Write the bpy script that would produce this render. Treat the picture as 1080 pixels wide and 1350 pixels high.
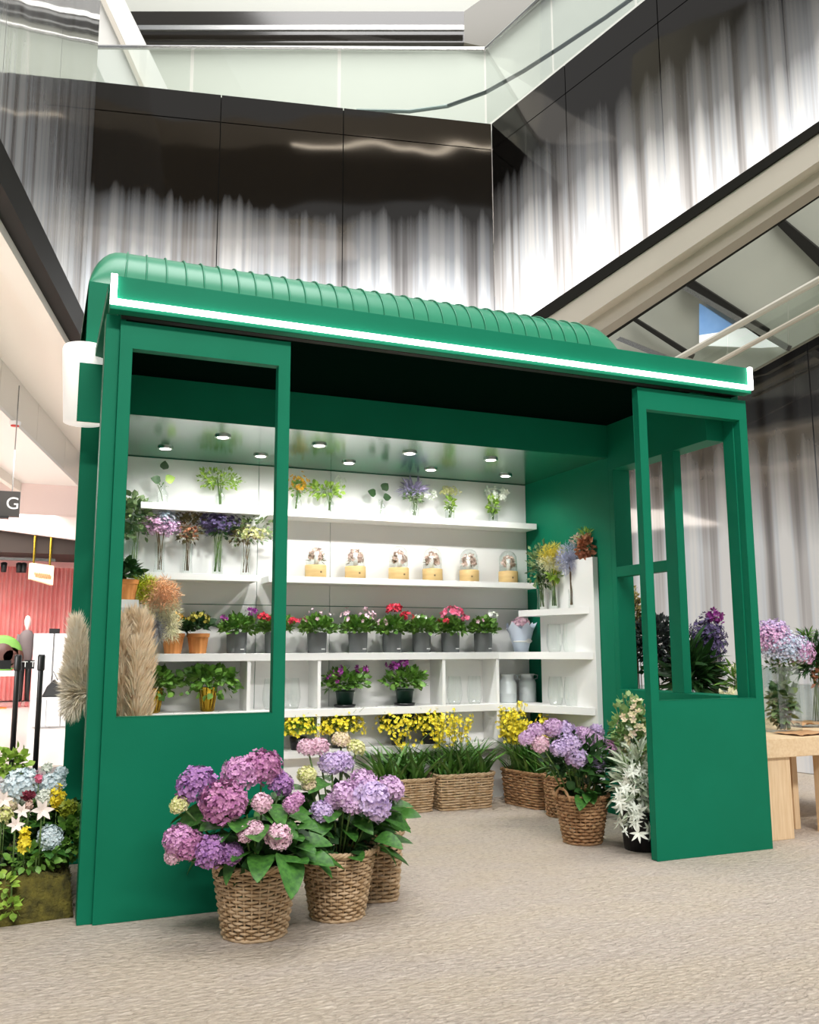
import bpy, bmesh, math, random
import numpy as np
from mathutils import Vector, Matrix

for o in list(bpy.data.objects): bpy.data.objects.remove(o)
sc = bpy.context.scene
COL = sc.collection

# ------------------------------------------------------------------ camera
CP = np.array([-0.2567, -3.7903, 1.0337]); YAW, PITCH, ROLL, FPX = 0.39116, 0.1515, -0.00353, 1183.2
def cam_axes():
    f = np.array([math.sin(YAW)*math.cos(PITCH), math.cos(YAW)*math.cos(PITCH), math.sin(PITCH)])
    r = np.array([math.cos(YAW), -math.sin(YAW), 0.0]); u = np.cross(r, f)
    return r*math.cos(ROLL)+u*math.sin(ROLL), -r*math.sin(ROLL)+u*math.cos(ROLL), f
CR, CU, CF = cam_axes()
cam = bpy.data.cameras.new('camera'); cam_ob = bpy.data.objects.new('camera', cam); COL.objects.link(cam_ob)
cam_ob.matrix_world = Matrix(((CR[0], CU[0], -CF[0], CP[0]), (CR[1], CU[1], -CF[1], CP[1]), (CR[2], CU[2], -CF[2], CP[2]), (0, 0, 0, 1)))
cam.sensor_fit = 'VERTICAL'; cam.sensor_height = 36; cam.sensor_width = 28.8; cam.lens = FPX/1350*36
cam.clip_end = 200
sc.camera = cam_ob
# ------------------------------------------------------------------ world, large lights, exposure
w = bpy.data.worlds.new('world'); sc.world = w; w.use_nodes = True
w.node_tree.nodes['Background'].inputs[0].default_value = (0.92, 0.96, 1.0, 1)
w.node_tree.nodes['Background'].inputs[1].default_value = 0.30
sc.view_settings.view_transform = 'Standard'; sc.view_settings.look = 'None'
sc.view_settings.gamma = 1; sc.view_settings.use_curve_mapping = False
sc.view_settings.exposure = 0.33
def area_light(name, loc, target, sx, sy, power, color=(1, 1, 1)):
    l = bpy.data.lights.new(name, 'AREA'); l.shape = 'RECTANGLE'; l.size = sx; l.size_y = sy; l.energy = power; l.color = color
    o = bpy.data.objects.new(name, l); COL.objects.link(o); o.location = loc
    o.rotation_euler = (Vector(target)-Vector(loc)).to_track_quat('-Z', 'Y').to_euler()
    return o
area_light('atrium_skylight', (1.0, -2.0, 25.0), (1.0, -1.6, 0), 14, 14, 3900, (1.0, 0.985, 0.97))
area_light('hall_ceiling_light', (0.2, -9.0, 9.0), (1.6, 0, 1.0), 8, 0.7, 1000, (1.0, 0.97, 0.94))
area_light('corridor_light', (-2.0, 12.5, 3.6), (-2.0, 12.5, 0), 4, 9, 640, (1.0, 0.96, 0.93))
area_light('corridor_fill_light', (-2.3, 3.0, 1.2), (-1.0, 9, 4.3), 1.0, 1.0, 90, (1.0, 0.97, 0.93))  # added fill lamp out of frame, brightens the corridor bulkhead
area_light('upper_floor_light', (3.0, 9.0, 11.4), (3.0, 10.0, 9), 8, 2, 16, (1.0, 0.98, 0.93))

# ------------------------------------------------------------------ pixel helpers (frame 1080 x 1350)
def ray(px, py): return CF + CR*((px-540)/FPX) - CU*((py-675)/FPX)
def at(px, py, ax, val):
    d = ray(px, py); return CP + d*((val-CP[ax])/d[ax])
def at_plane(px, py, p0, n):
    d = ray(px, py); return CP + d*(np.dot(np.array(p0)-CP, n)/np.dot(d, n))
def xs(px, y=2.04, py=850): return float(at(px, py, 1, y)[0])

# ------------------------------------------------------------------ mesh helpers
def nrm(a): return a/np.maximum(np.linalg.norm(a, axis=-1, keepdims=True), 1e-9)
class MB:
    def __init__(s): s.v = []; s.f = []; s.n = 0
    def add(s, V, F):
        V = np.asarray(V, float).reshape(-1, 3); s.v.append(V); n = s.n
        s.f += [tuple(i+n for i in q) for q in F]; s.n += len(V); return s
    def box(s, x0, x1, y0, y1, z0, z1):
        V = [(x, y, z) for z in (z0, z1) for y in (y0, y1) for x in (x0, x1)]
        return s.add(V, [(0, 2, 3, 1), (4, 5, 7, 6), (0, 1, 5, 4), (2, 6, 7, 3), (0, 4, 6, 2), (1, 3, 7, 5)])
    def prism(s, P, d):
        """polygon P (n,3) extruded by vector d"""
        P = np.asarray(P, float); n = len(P)
        return s.add(np.vstack([P, P+np.asarray(d)]), [tuple(range(n))[::-1], tuple(range(n, 2*n))]+[(i, (i+1) % n, n+(i+1) % n, n+i) for i in range(n)])
    def tube(s, P, r, k=6, closed=False, cap=True):
        P = np.asarray(P, float); n = len(P); r = np.broadcast_to(np.asarray(r, float), (n,))
        T = np.roll(P, -1, 0)-np.roll(P, 1, 0) if closed else np.gradient(P, axis=0)
        T = nrm(T); ref = np.where(np.abs(T[:, 2:3]) > .95, np.array([[1., 0, 0]]), np.array([[0, 0, 1.]]))
        A = nrm(np.cross(T, ref)); B = np.cross(T, A)
        for i in range(1, n):           # keep the frame from flipping
            a = A[i-1]-T[i]*np.dot(A[i-1], T[i]); A[i] = a/max(np.linalg.norm(a), 1e-9); B[i] = np.cross(T[i], A[i])
        th = np.arange(k)*2*math.pi/k
        V = P[:, None]+r[:, None, None]*(np.cos(th)[None, :, None]*A[:, None]+np.sin(th)[None, :, None]*B[:, None])
        m = n if closed else n-1
        F = [(i*k+j, i*k+(j+1) % k, ((i+1) % n)*k+(j+1) % k, ((i+1) % n)*k+j) for i in range(m) for j in range(k)]
        if cap and not closed: F += [tuple(range(k))[::-1], tuple((n-1)*k+j for j in range(k))]
        return s.add(V.reshape(-1, 3), F)
    def lathe(s, prof, n=24, c=(0, 0, 0), bot=True, top=False):
        pr = np.asarray(prof, float); th = np.arange(n)*2*math.pi/n
        V = np.stack([pr[:, 0][:, None]*np.cos(th), pr[:, 0][:, None]*np.sin(th), np.repeat(pr[:, 1][:, None], n, 1)], -1)+np.asarray(c)
        m = len(pr); F = [(i*n+j, i*n+(j+1) % n, (i+1)*n+(j+1) % n, (i+1)*n+j) for i in range(m-1) for j in range(n)]
        if bot: F.append(tuple(range(n))[::-1])
        if top: F.append(tuple((m-1)*n+j for j in range(n)))
        return s.add(V.reshape(-1, 3), F)
    def scat(s, tm, P, D, S, rng, ref=None, axis='y', roll=0.6):
        """copies of template tm=(V,F) at P, pointing along D (its y axis, or z axis), scaled S"""
        TV, TF = tm; P = np.asarray(P, float).reshape(-1, 3); n = len(P)
        if n == 0: return s
        D = nrm(np.broadcast_to(np.asarray(D, float), (n, 3))+1e-6)
        R = np.array([0, 0, 1.0]) if ref is None else np.asarray(ref, float)
        R = np.broadcast_to(R, (n, 3))+rng.normal(0, roll, (n, 3))
        S = np.broadcast_to(np.asarray(S, float), (n,))
        X = nrm(np.cross(D, R)); Z = np.cross(X, D)
        if axis == 'y': B = np.stack([X, D, Z], 1)
        else: B = np.stack([X, np.cross(D, X), D], 1)
        V = np.einsum('kc,ncd->nkd', TV, B)*S[:, None, None]+P[:, None]
        k = len(TV); base = s.n; s.v.append(V.reshape(-1, 3)); s.n += n*k
        for q in TF:
            A = np.arange(n)[:, None]*k+np.array(q)[None]+base
            s.f += [tuple(r) for r in A.tolist()]
        return s
    def mesh(s, name, smooth=False, bevel=0):
        me = bpy.data.meshes.new(name); me.from_pydata(np.vstack(s.v).tolist(), [], s.f)
        if bevel:
            bm = bmesh.new(); bm.from_mesh(me)
            bmesh.ops.bevel(bm, geom=[e for e in bm.edges if e.calc_face_angle(0) > .5], offset=bevel, segments=2, profile=.6, affect='EDGES', clamp_overlap=True)
            bm.to_mesh(me); bm.free()
        if smooth:
            me.polygons.foreach_set('use_smooth', [True]*len(me.polygons))
        me.update(); return me
    def build(s, name, mat, parent=None, smooth=False, bevel=0, local=False, kind=None, label=None):
        if parent is not None and not local:
            L = np.array(root_loc(parent)); s.v = [v-L for v in s.v]
        return link(name, s.mesh(name, smooth, bevel), mat, parent, kind=kind, label=label)
def root_loc(o):
    L = Vector((0, 0, 0))
    while o is not None: L = L+o.location; o = o.parent
    return L
def link(name, me, mat, parent=None, loc=(0, 0, 0), rot=(0, 0, 0), scale=(1, 1, 1), kind=None, label=None, matrix=None):
    if not me.materials: me.materials.append(None)
    o = bpy.data.objects.new(name, me); COL.objects.link(o)
    o.material_slots[0].link = 'OBJECT'; o.material_slots[0].material = mat
    if parent is not None: o.parent = parent
    if matrix is not None: o.matrix_local = matrix
    else: o.location = loc; o.rotation_euler = rot; o.scale = scale
    if kind: o['kind'] = kind
    if label: o['label'] = label
    return o
def thing(name, label, cat, loc=(0, 0, 0), rz=0, group=None):
    o = bpy.data.objects.new(name, None); COL.objects.link(o); o.empty_display_size = .05
    o.location = [float(c) for c in loc]; o.rotation_euler = (0, 0, rz)
    return tag(o, label, cat, group)
def tag(o, label, cat, group=None):
    o['label'] = label; o['category'] = cat
    if group: o['group'] = group
    return o
def structure(o): o['kind'] = 'structure'; return o
def origin(o, loc):
    """move a top-level mesh's origin to loc without moving its shape"""
    L = Vector([float(c) for c in loc]); o.data.transform(Matrix.Translation(-L)); o.location = L; return o
def frame(pos, d, ref=(0, 0, 1), s=1.0, axis='y'):
    d = Vector(d).normalized(); x = d.cross(Vector(ref))
    if x.length < 1e-4: x = d.cross(Vector((1, 0, 0)))
    x.normalize(); z = x.cross(d)
    c = (x, d, z) if axis == 'y' else (x, d.cross(x), d)
    M = Matrix(((c[0][0], c[1][0], c[2][0]), (c[0][1], c[1][1], c[2][1]), (c[0][2], c[1][2], c[2][2])))
    return Matrix.Translation(Vector(pos)) @ M.to_4x4() @ Matrix.Scale(s, 4)

# ------------------------------------------------------------------ materials
def mat(name, c, rough=.5, c2=None, scale=8, metal=0, spec=.5, emit=0, bump=0, bscale=40, detail=4, stretch=None, coat=0, sheen=0):
    m = bpy.data.materials.new(name); m.use_nodes = True; nt = m.node_tree; b = nt.nodes['Principled BSDF']
    b.inputs['Base Color'].default_value = (*c, 1); b.inputs['Roughness'].default_value = rough
    b.inputs['Metallic'].default_value = metal; b.inputs['Specular IOR Level'].default_value = spec
    b.inputs['Coat Weight'].default_value = coat
    if c2 is not None or bump:
        tc = nt.nodes.new('ShaderNodeTexCoord'); src = tc.outputs['Object']
        if stretch:
            mp = nt.nodes.new('ShaderNodeMapping'); mp.inputs['Scale'].default_value = stretch
            nt.links.new(src, mp.inputs['Vector']); src = mp.outputs['Vector']
    if c2 is not None:
        nz = nt.nodes.new('ShaderNodeTexNoise'); nz.inputs['Scale'].default_value = scale; nz.inputs['Detail'].default_value = detail
        rp = nt.nodes.new('ShaderNodeValToRGB'); rp.color_ramp.elements[0].position = .35; rp.color_ramp.elements[1].position = .65
        rp.color_ramp.elements[0].color = (*c, 1); rp.color_ramp.elements[1].color = (*c2, 1)
        nt.links.new(src, nz.inputs['Vector']); nt.links.new(nz.outputs['Fac'], rp.inputs['Fac']); nt.links.new(rp.outputs['Color'], b.inputs['Base Color'])
    if bump:
        nb = nt.nodes.new('ShaderNodeTexNoise'); nb.inputs['Scale'].default_value = bscale; nb.inputs['Detail'].default_value = 5
        bp = nt.nodes.new('ShaderNodeBump'); bp.inputs['Strength'].default_value = bump; bp.inputs['Distance'].default_value = .02
        nt.links.new(src, nb.inputs['Vector']); nt.links.new(nb.outputs['Fac'], bp.inputs['Height']); nt.links.new(bp.outputs['Normal'], b.inputs['Normal'])
    if emit:
        b.inputs['Emission Color'].default_value = (*c, 1); b.inputs['Emission Strength'].default_value = emit
    return m
def srgb(r, g, b):
    f = lambda v: (v/255/12.92) if v <= 10.3 else ((v/255+.055)/1.055)**2.4
    return (f(r), f(g), f(b))
def petal(name, c, c2, scale=45): return mat(name, srgb(*c), .65, srgb(*c2), scale, spec=.2)
def thin_glass(name, tint=(.97, .99, .98), extra=.06, rough=.02):
    m = bpy.data.materials.new(name); m.use_nodes = True; nt = m.node_tree; nt.nodes.clear()
    out = nt.nodes.new('ShaderNodeOutputMaterial'); mx = nt.nodes.new('ShaderNodeMixShader')
    tr = nt.nodes.new('ShaderNodeBsdfTransparent'); tr.inputs[0].default_value = (*tint, 1)
    gl = nt.nodes.new('ShaderNodeBsdfGlossy'); gl.inputs['Roughness'].default_value = rough
    fr = nt.nodes.new('ShaderNodeLayerWeight'); fr.inputs['Blend'].default_value = .5
    pw = nt.nodes.new('ShaderNodeMath'); pw.operation = 'POWER'; pw.inputs[1].default_value = 2.0
    ad = nt.nodes.new('ShaderNodeMath'); ad.operation = 'MULTIPLY_ADD'; ad.inputs[1].default_value = .65; ad.inputs[2].default_value = extra
    nt.links.new(fr.outputs['Facing'], pw.inputs[0]); nt.links.new(pw.outputs[0], ad.inputs[0]); nt.links.new(ad.outputs[0], mx.inputs[0])
    nt.links.new(tr.outputs[0], mx.inputs[1]); nt.links.new(gl.outputs[0], mx.inputs[2]); nt.links.new(mx.outputs[0], out.inputs[0])
    return m

GREEN = mat('green_paint', srgb(9, 112, 82), .55, srgb(11, 116, 86), 3, spec=.14, bump=.03, bscale=160)
GREEN_GLOSS = mat('green_gloss_paint', srgb(30, 112, 82), .16, spec=.8, coat=.35)
GREEN_GLOSS.node_tree.nodes['Principled BSDF'].inputs['Coat Roughness'].default_value = .2
UNDER = mat('canopy_shade_dark', srgb(4, 20, 14), .8, spec=0)  # near-black colour carries the shade under the canopy
ROOFG = mat('green_roof_sheet', srgb(44, 136, 102), .32)
WHITE = mat('white_board', srgb(240, 240, 238), .45)
LED = mat('led_strip', (1, 1, .98), .5, emit=5)
LENS = mat('downlight_lens', (1, .98, .92), .5, emit=14)
CHROME = mat('brushed_metal', srgb(190, 190, 188), .25, metal=1)
GLASS = thin_glass('clear_glass')
GLASS_PANE = thin_glass('balustrade_glass', (.95, .985, .965), .05)
BLACK = mat('black_metal', srgb(26, 26, 27), .4)
BLACKP = mat('black_plastic', srgb(30, 30, 32), .35)
CREAM = mat('cream_panel', srgb(226, 222, 210), .35)
CREAM_W = mat('white_soffit', srgb(236, 234, 228), .4)
DARKTRIM = mat('dark_trim', srgb(30, 29, 25), .6, spec=.15)
DARKGLOSS = mat('dark_ceiling_gloss', srgb(40, 36, 30), .12, spec=.8)
STEELC = mat('escalator_cladding', srgb(214, 206, 192), .32, metal=.2)
WICKER = mat('wicker', srgb(176, 146, 108), .7, srgb(206, 180, 146), 30)
WICKER_D = mat('wicker_brown', srgb(150, 110, 74), .7, srgb(184, 146, 106), 30)
SOIL = mat('soil', srgb(45, 34, 24), .95, srgb(70, 54, 38), 40, bump=.6)
LEAF_H = mat('hydrangea_leaf', srgb(46, 92, 36), .42, srgb(78, 132, 52), 7, bump=.15, bscale=60)
LEAF_D = mat('dark_leaf', srgb(30, 62, 30), .5, srgb(52, 94, 40), 14)
LEAF_M = mat('mid_leaf', srgb(76, 124, 44), .5, srgb(124, 168, 70), 18)
LEAF_L = mat('lime_leaf', srgb(120, 160, 50), .5, srgb(170, 200, 84), 20)
LEAF_EU = mat('eucalyptus_leaf', srgb(88, 116, 78), .55, srgb(138, 160, 104), 18)
LEAF_OL = mat('olive_dried_leaf', srgb(84, 78, 50), .7, srgb(128, 116, 70), 22)
LEAF_Y = mat('gold_green_leaf', srgb(90, 110, 30), .55, srgb(150, 160, 40), 22)
LEAF_SIL = mat('silver_leaf', srgb(168, 182, 156), .6, srgb(206, 214, 192), 22)
LEAF_NAVY = mat('dark_thistle', srgb(34, 40, 46), .7, srgb(66, 78, 70), 25)
STEM = mat('green_stem', srgb(74, 104, 46), .6, srgb(110, 138, 70), 20)
STEM_B = mat('brown_stem', srgb(96, 78, 50), .7, srgb(130, 108, 76), 20)
P_PURP = petal('petal_purple', (152, 106, 170), (184, 136, 186))
P_MAG = petal('petal_magenta', (168, 102, 154), (204, 146, 182))
P_PINKP = petal('petal_pink_purple', (192, 132, 186), (222, 172, 206))
P_LIL = petal('petal_lilac', (196, 176, 220), (220, 196, 228))
P_LILP = petal('petal_lilac_pink', (208, 168, 212), (226, 196, 224))
P_PALE = petal('petal_pale_pink', (236, 206, 214), (226, 180, 204))
P_CREAM = petal('petal_cream', (234, 226, 176), (240, 214, 196))
P_LIME = petal('petal_lime_cream', (214, 222, 130), (238, 230, 190))
P_BLUE = petal('petal_ice_blue', (212, 230, 236), (234, 243, 245))
P_WHITE = petal('petal_white', (238, 240, 232), (222, 230, 214))
P_YEL = petal('petal_yellow', (238, 216, 40), (250, 234, 90))
P_GOLD = petal('petal_gold', (232, 170, 40), (244, 196, 70))
P_RED = petal('petal_red', (200, 40, 62), (226, 76, 96))
P_PINK = petal('petal_pink', (226, 90, 130), (240, 140, 168))
P_VIO = petal('petal_violet', (120, 44, 120), (160, 70, 150))
P_DKV = petal('petal_dark_violet', (76, 68, 102), (110, 96, 138))
P_LAV = petal('petal_lavender', (150, 140, 178), (186, 176, 206))
P_BLUEG = petal('petal_powder_blue', (184, 208, 224), (222, 214, 232))
P_GYPP = petal('petal_pink_gyp', (216, 160, 204), (232, 200, 226))
P_ORANGE = petal('fern_orange', (246, 188, 138), (250, 212, 176))
P_LIMEF = petal('fern_lime', (190, 206, 40), (214, 224, 80))
P_FCREAM = petal('fern_cream', (236, 230, 188), (244, 240, 214))
P_FGREY = petal('fern_grey', (172, 172, 182), (204, 204, 210))
P_FYEL = petal('fern_yellow', (226, 202, 40), (232, 216, 110))
P_FLAV = petal('fern_lavender', (172, 176, 206), (200, 202, 222))
P_RUST = petal('dried_rust', (168, 104, 74), (196, 140, 110))
P_DRIED = petal('dried_pink', (206, 170, 154), (236, 214, 204))
P_BURG = petal('petal_burgundy', (112, 40, 56), (150, 66, 80))
P_LILY = petal('petal_lily', (240, 222, 214), (246, 236, 226))
PAMPAS = mat('pampas_plume', srgb(240, 214, 178), .9, srgb(250, 234, 206), 14, spec=.1)
TERRA = mat('terracotta', srgb(206, 132, 68), .75, srgb(218, 148, 84), 10)
GREYPOT = mat('grey_pot', srgb(110, 114, 115), .6)
DGREENPOT = mat('dark_green_pot', srgb(22, 52, 42), .35)
GOLD = mat('gold_metal', srgb(206, 170, 60), .22, metal=1)
ZINC = mat('zinc_can', srgb(206, 213, 214), .45, metal=.25)
PINE = mat('pine_wood', srgb(234, 208, 170), .55, srgb(224, 194, 152), 5, stretch=(14, 1.2, 14), bump=.03)
PINE_V = mat('pine_wood_upright', srgb(234, 206, 168), .55, srgb(222, 190, 148), 5, stretch=(14, 14, 1.2), bump=.03)
LWOOD = mat('light_wood_base', srgb(208, 178, 122), .5, srgb(196, 164, 108), 8, stretch=(1, 1, 6))
KRAFT = mat('kraft_paper', srgb(190, 144, 100), .8, srgb(204, 160, 116), 12)
PAPER = mat('pale_blue_wrap', srgb(206, 216, 232), .7)
WHITE_LAMP = mat('white_lamp_shade', (.95, .92, .87), .5, emit=.42)
MOSS = mat('moss', srgb(66, 62, 22), .95, srgb(108, 100, 38), 24, bump=.8, bscale=90)

# ------------------------------------------------------------------ plant templates (x width, y length, z normal)
def leaf_t(w=.6, n=6, fold=.14, droop=.25, p=.85, ex=.85):
    V = []; F = []
    for i in range(n+1):
        t = i/n; hw = w/2*max(0, math.sin(math.pi*t**p))**ex; z = -droop*t*t
        V += [(-hw, t, z+fold*hw*2), (0, t, z), (hw, t, z+fold*hw*2)]
    for i in range(n):
        a = 3*i; F += [(a, a+1, a+4, a+3), (a+1, a+2, a+5, a+4)]
    return np.array(V, float), F
LEAF = leaf_t(); OVAL = leaf_t(.75, 3, .1, .12); NARROW = leaf_t(.2, 4, .2, .3)
BLADE = leaf_t(.09, 6, .3, .55, .6); HAIR = (np.array([(-.06, 0, 0), (.06, 0, 0), (0, 1, -.06)], float), [(0, 1, 2)])
DIAM = (np.array([(0, 0, 0), (-.3, .45, .06), (0, 1, -.05), (.3, .45, .06)], float), [(0, 1, 2), (0, 2, 3)])
def floret_t(k=4, w=.62, cup=.25):
    V = [(0, 0, 0)]; F = []
    for i in range(k):
        a = 2*math.pi*i/k; c, s = math.cos(a), math.sin(a)
        for (x, y, z) in ((-w/2, .6, cup*.7), (0, 1.0, cup), (w/2, .6, cup*.7)):
            V.append((x*c-y*s, x*s+y*c, z))
        b = 1+3*i; F.append((0, b+2, b+1, b))
    return np.array(V, float), F
FLO4 = floret_t(4, .95, .25); FLO5 = floret_t(5, .7, .45); DAISY = floret_t(8, .42, .15)
def rdir(rng, n, zmin=-1.0):
    z = rng.uniform(zmin, 1, n); a = rng.uniform(0, 2*math.pi, n); q = np.sqrt(1-z*z)
    return np.stack([q*np.cos(a), q*np.sin(a), z], 1)
def bush(mb, rng, n, c, rad, ls, tm=DIAM, up=.3, zmin=-.4, shell=(.35, 1), roll=.6, jit=.35):
    d = rdir(rng, n, zmin); r = rng.uniform(shell[0], shell[1], (n, 1))
    P = np.asarray(c)+d*r*np.asarray(rad); D = d+np.array([0, 0, up])+rng.normal(0, jit, (n, 3))
    return mb.scat(tm, P, D, ls*rng.uniform(.7, 1.3, n), rng, roll=roll)
def blooms(mb, rng, n, c, rad, s, tm=FLO5, zmin=0.0, shell=(.92, 1.08), jit=.3):
    d = rdir(rng, n, zmin); P = np.asarray(c)+d*np.asarray(rad)*rng.uniform(shell[0], shell[1], (n, 1))
    return mb.scat(tm, P, d+rng.normal(0, jit, (n, 3)), s*rng.uniform(.75, 1.2, n), rng, axis='z')
def stems(mb, rng, n, base, br, top, tr, r=.002, k=4, bend=.15):
    for i in range(n):
        b = np.asarray(base)+np.append(rng.uniform(-1, 1, 2)*br, 0); t = np.asarray(top)+rng.uniform(-1, 1, 3)*np.asarray(tr)
        m = (b+t)/2+np.append((b-t)[:2]*bend, 0)
        mb.tube([b, (b+m)/2*.98+.02*m, m, (m+t)/2, t], r, k)
    return mb
def hydra_mesh(seed, n=170):
    rng = np.random.default_rng(seed); m = MB(); i = np.arange(n)+.5
    ph = np.arccos(1-1.6*i/n); th = math.pi*(1+5**.5)*i
    d = np.stack([np.cos(th)*np.sin(ph), np.sin(th)*np.sin(ph), np.cos(ph)], 1)+rng.normal(0, .06, (n, 3))
    d = nrm(d); R = 1+.08*np.sin(d[:, 0]*6+seed)*np.cos(d[:, 1]*5+seed*2)+rng.normal(0, .055, n)
    m.scat(FLO4, .08*d*R[:, None]*np.array([1, 1, .80]), d+rng.normal(0, .38, (n, 3)), .08*rng.uniform(.14, .215, n), rng, axis='z')
    m.scat(FLO4, .08*d[::2]*.86*np.array([1, 1, .80]), d[::2]+rng.normal(0, .3, (len(d[::2]), 3)), .08*rng.uniform(.16, .2, len(d[::2])), rng, axis='z')
    m.lathe(.08*np.array([(0.02, -.3), (.4, -.22), (.62, .05), (.55, .36), (.28, .55), (.02, .6)]), 10, bot=False)
    return m.mesh('bloom', False)
HYD = [hydra_mesh(k) for k in range(1, 5)]
LEAF_MESH = [MB().add(*leaf_t(.70, 9, .14, dr, .72, .62)).mesh('leaf', True) for dr in (.12, .3, .5)]
def petals_mesh(k, tm, lift, name, jit=.12, seed=0):
    rng = np.random.default_rng(seed); m = MB()
    for i in range(k):
        a = 2*math.pi*i/k+rng.normal(0, jit); D = np.array([[math.cos(a), math.sin(a), lift+rng.normal(0, jit*1.2)]])
        m.scat(tm, np.zeros((1, 3)), D, rng.uniform(.8, 1.1), rng, roll=.05)
    return m.mesh(name, True)
# ================================================================== SETTING
def floor_mat():
    m = mat('stone_carpet', srgb(196, 182, 164), .9); nt = m.node_tree; b = nt.nodes['Principled BSDF']
    tc = nt.nodes.new('ShaderNodeTexCoord'); mp = nt.nodes.new('ShaderNodeMapping'); mp.inputs['Rotation'].default_value = (0, 0, -.35); mp.inputs['Scale'].default_value = (1, 1.9, 1)
    nt.links.new(tc.outputs['Object'], mp.inputs['Vector'])
    def noise(sc_, det, src=mp.outputs['Vector'], dis=0):
        n = nt.nodes.new('ShaderNodeTexNoise'); n.inputs['Scale'].default_value = sc_; n.inputs['Detail'].default_value = det; n.inputs['Roughness'].default_value = .65; n.inputs['Distortion'].default_value = dis
        nt.links.new(src, n.inputs['Vector']); return n.outputs['Fac']
    def ramp(src, e):
        r = nt.nodes.new('ShaderNodeValToRGB'); el = r.color_ramp.elements
        while len(el) < len(e): el.new(.5)
        for k, (p_, c) in zip(el, e): k.position = p_; k.color = (*c, 1)
        nt.links.new(src, r.inputs['Fac']); return r.outputs['Color']
    fine = noise(38, 8, dis=.8); big = noise(1.1, 3)
    c1 = ramp(fine, [(.28, srgb(128, 113, 100)), (.41, srgb(202, 186, 170)), (.54, srgb(224, 210, 194)), (.8, srgb(240, 230, 217))])
    c2 = ramp(big, [(.4, srgb(224, 207, 180)), (.6, srgb(218, 205, 196))])
    mx = nt.nodes.new('ShaderNodeMix'); mx.data_type = 'RGBA'; mx.blend_type = 'MIX'; mx.inputs[0].default_value = .32
    nt.links.new(c1, mx.inputs[6]); nt.links.new(c2, mx.inputs[7]); nt.links.new(mx.outputs[2], b.inputs['Base Color'])
    vo = nt.nodes.new('ShaderNodeTexVoronoi'); vo.inputs['Scale'].default_value = 26; nt.links.new(mp.outputs['Vector'], vo.inputs['Vector'])
    ad = nt.nodes.new('ShaderNodeMath'); ad.operation = 'MULTIPLY_ADD'; ad.inputs[1].default_value = .45
    nt.links.new(vo.outputs['Distance'], ad.inputs[0]); nt.links.new(fine, ad.inputs[2])
    bp = nt.nodes.new('ShaderNodeBump'); bp.inputs['Strength'].default_value = 1.0; bp.inputs['Distance'].default_value = .028
    nt.links.new(ad.outputs[0], bp.inputs['Height']); nt.links.new(bp.outputs['Normal'], b.inputs['Normal'])
    return m
structure(MB().box(-14, 8, -9, 5.2, -.12, 0).build('floor', floor_mat()))
o = structure(MB().box(-14, 12, 5.2, 26, -.12, -.002).build('floor', mat('pale_mall_tile', srgb(232, 222, 216), .18)))

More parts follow.
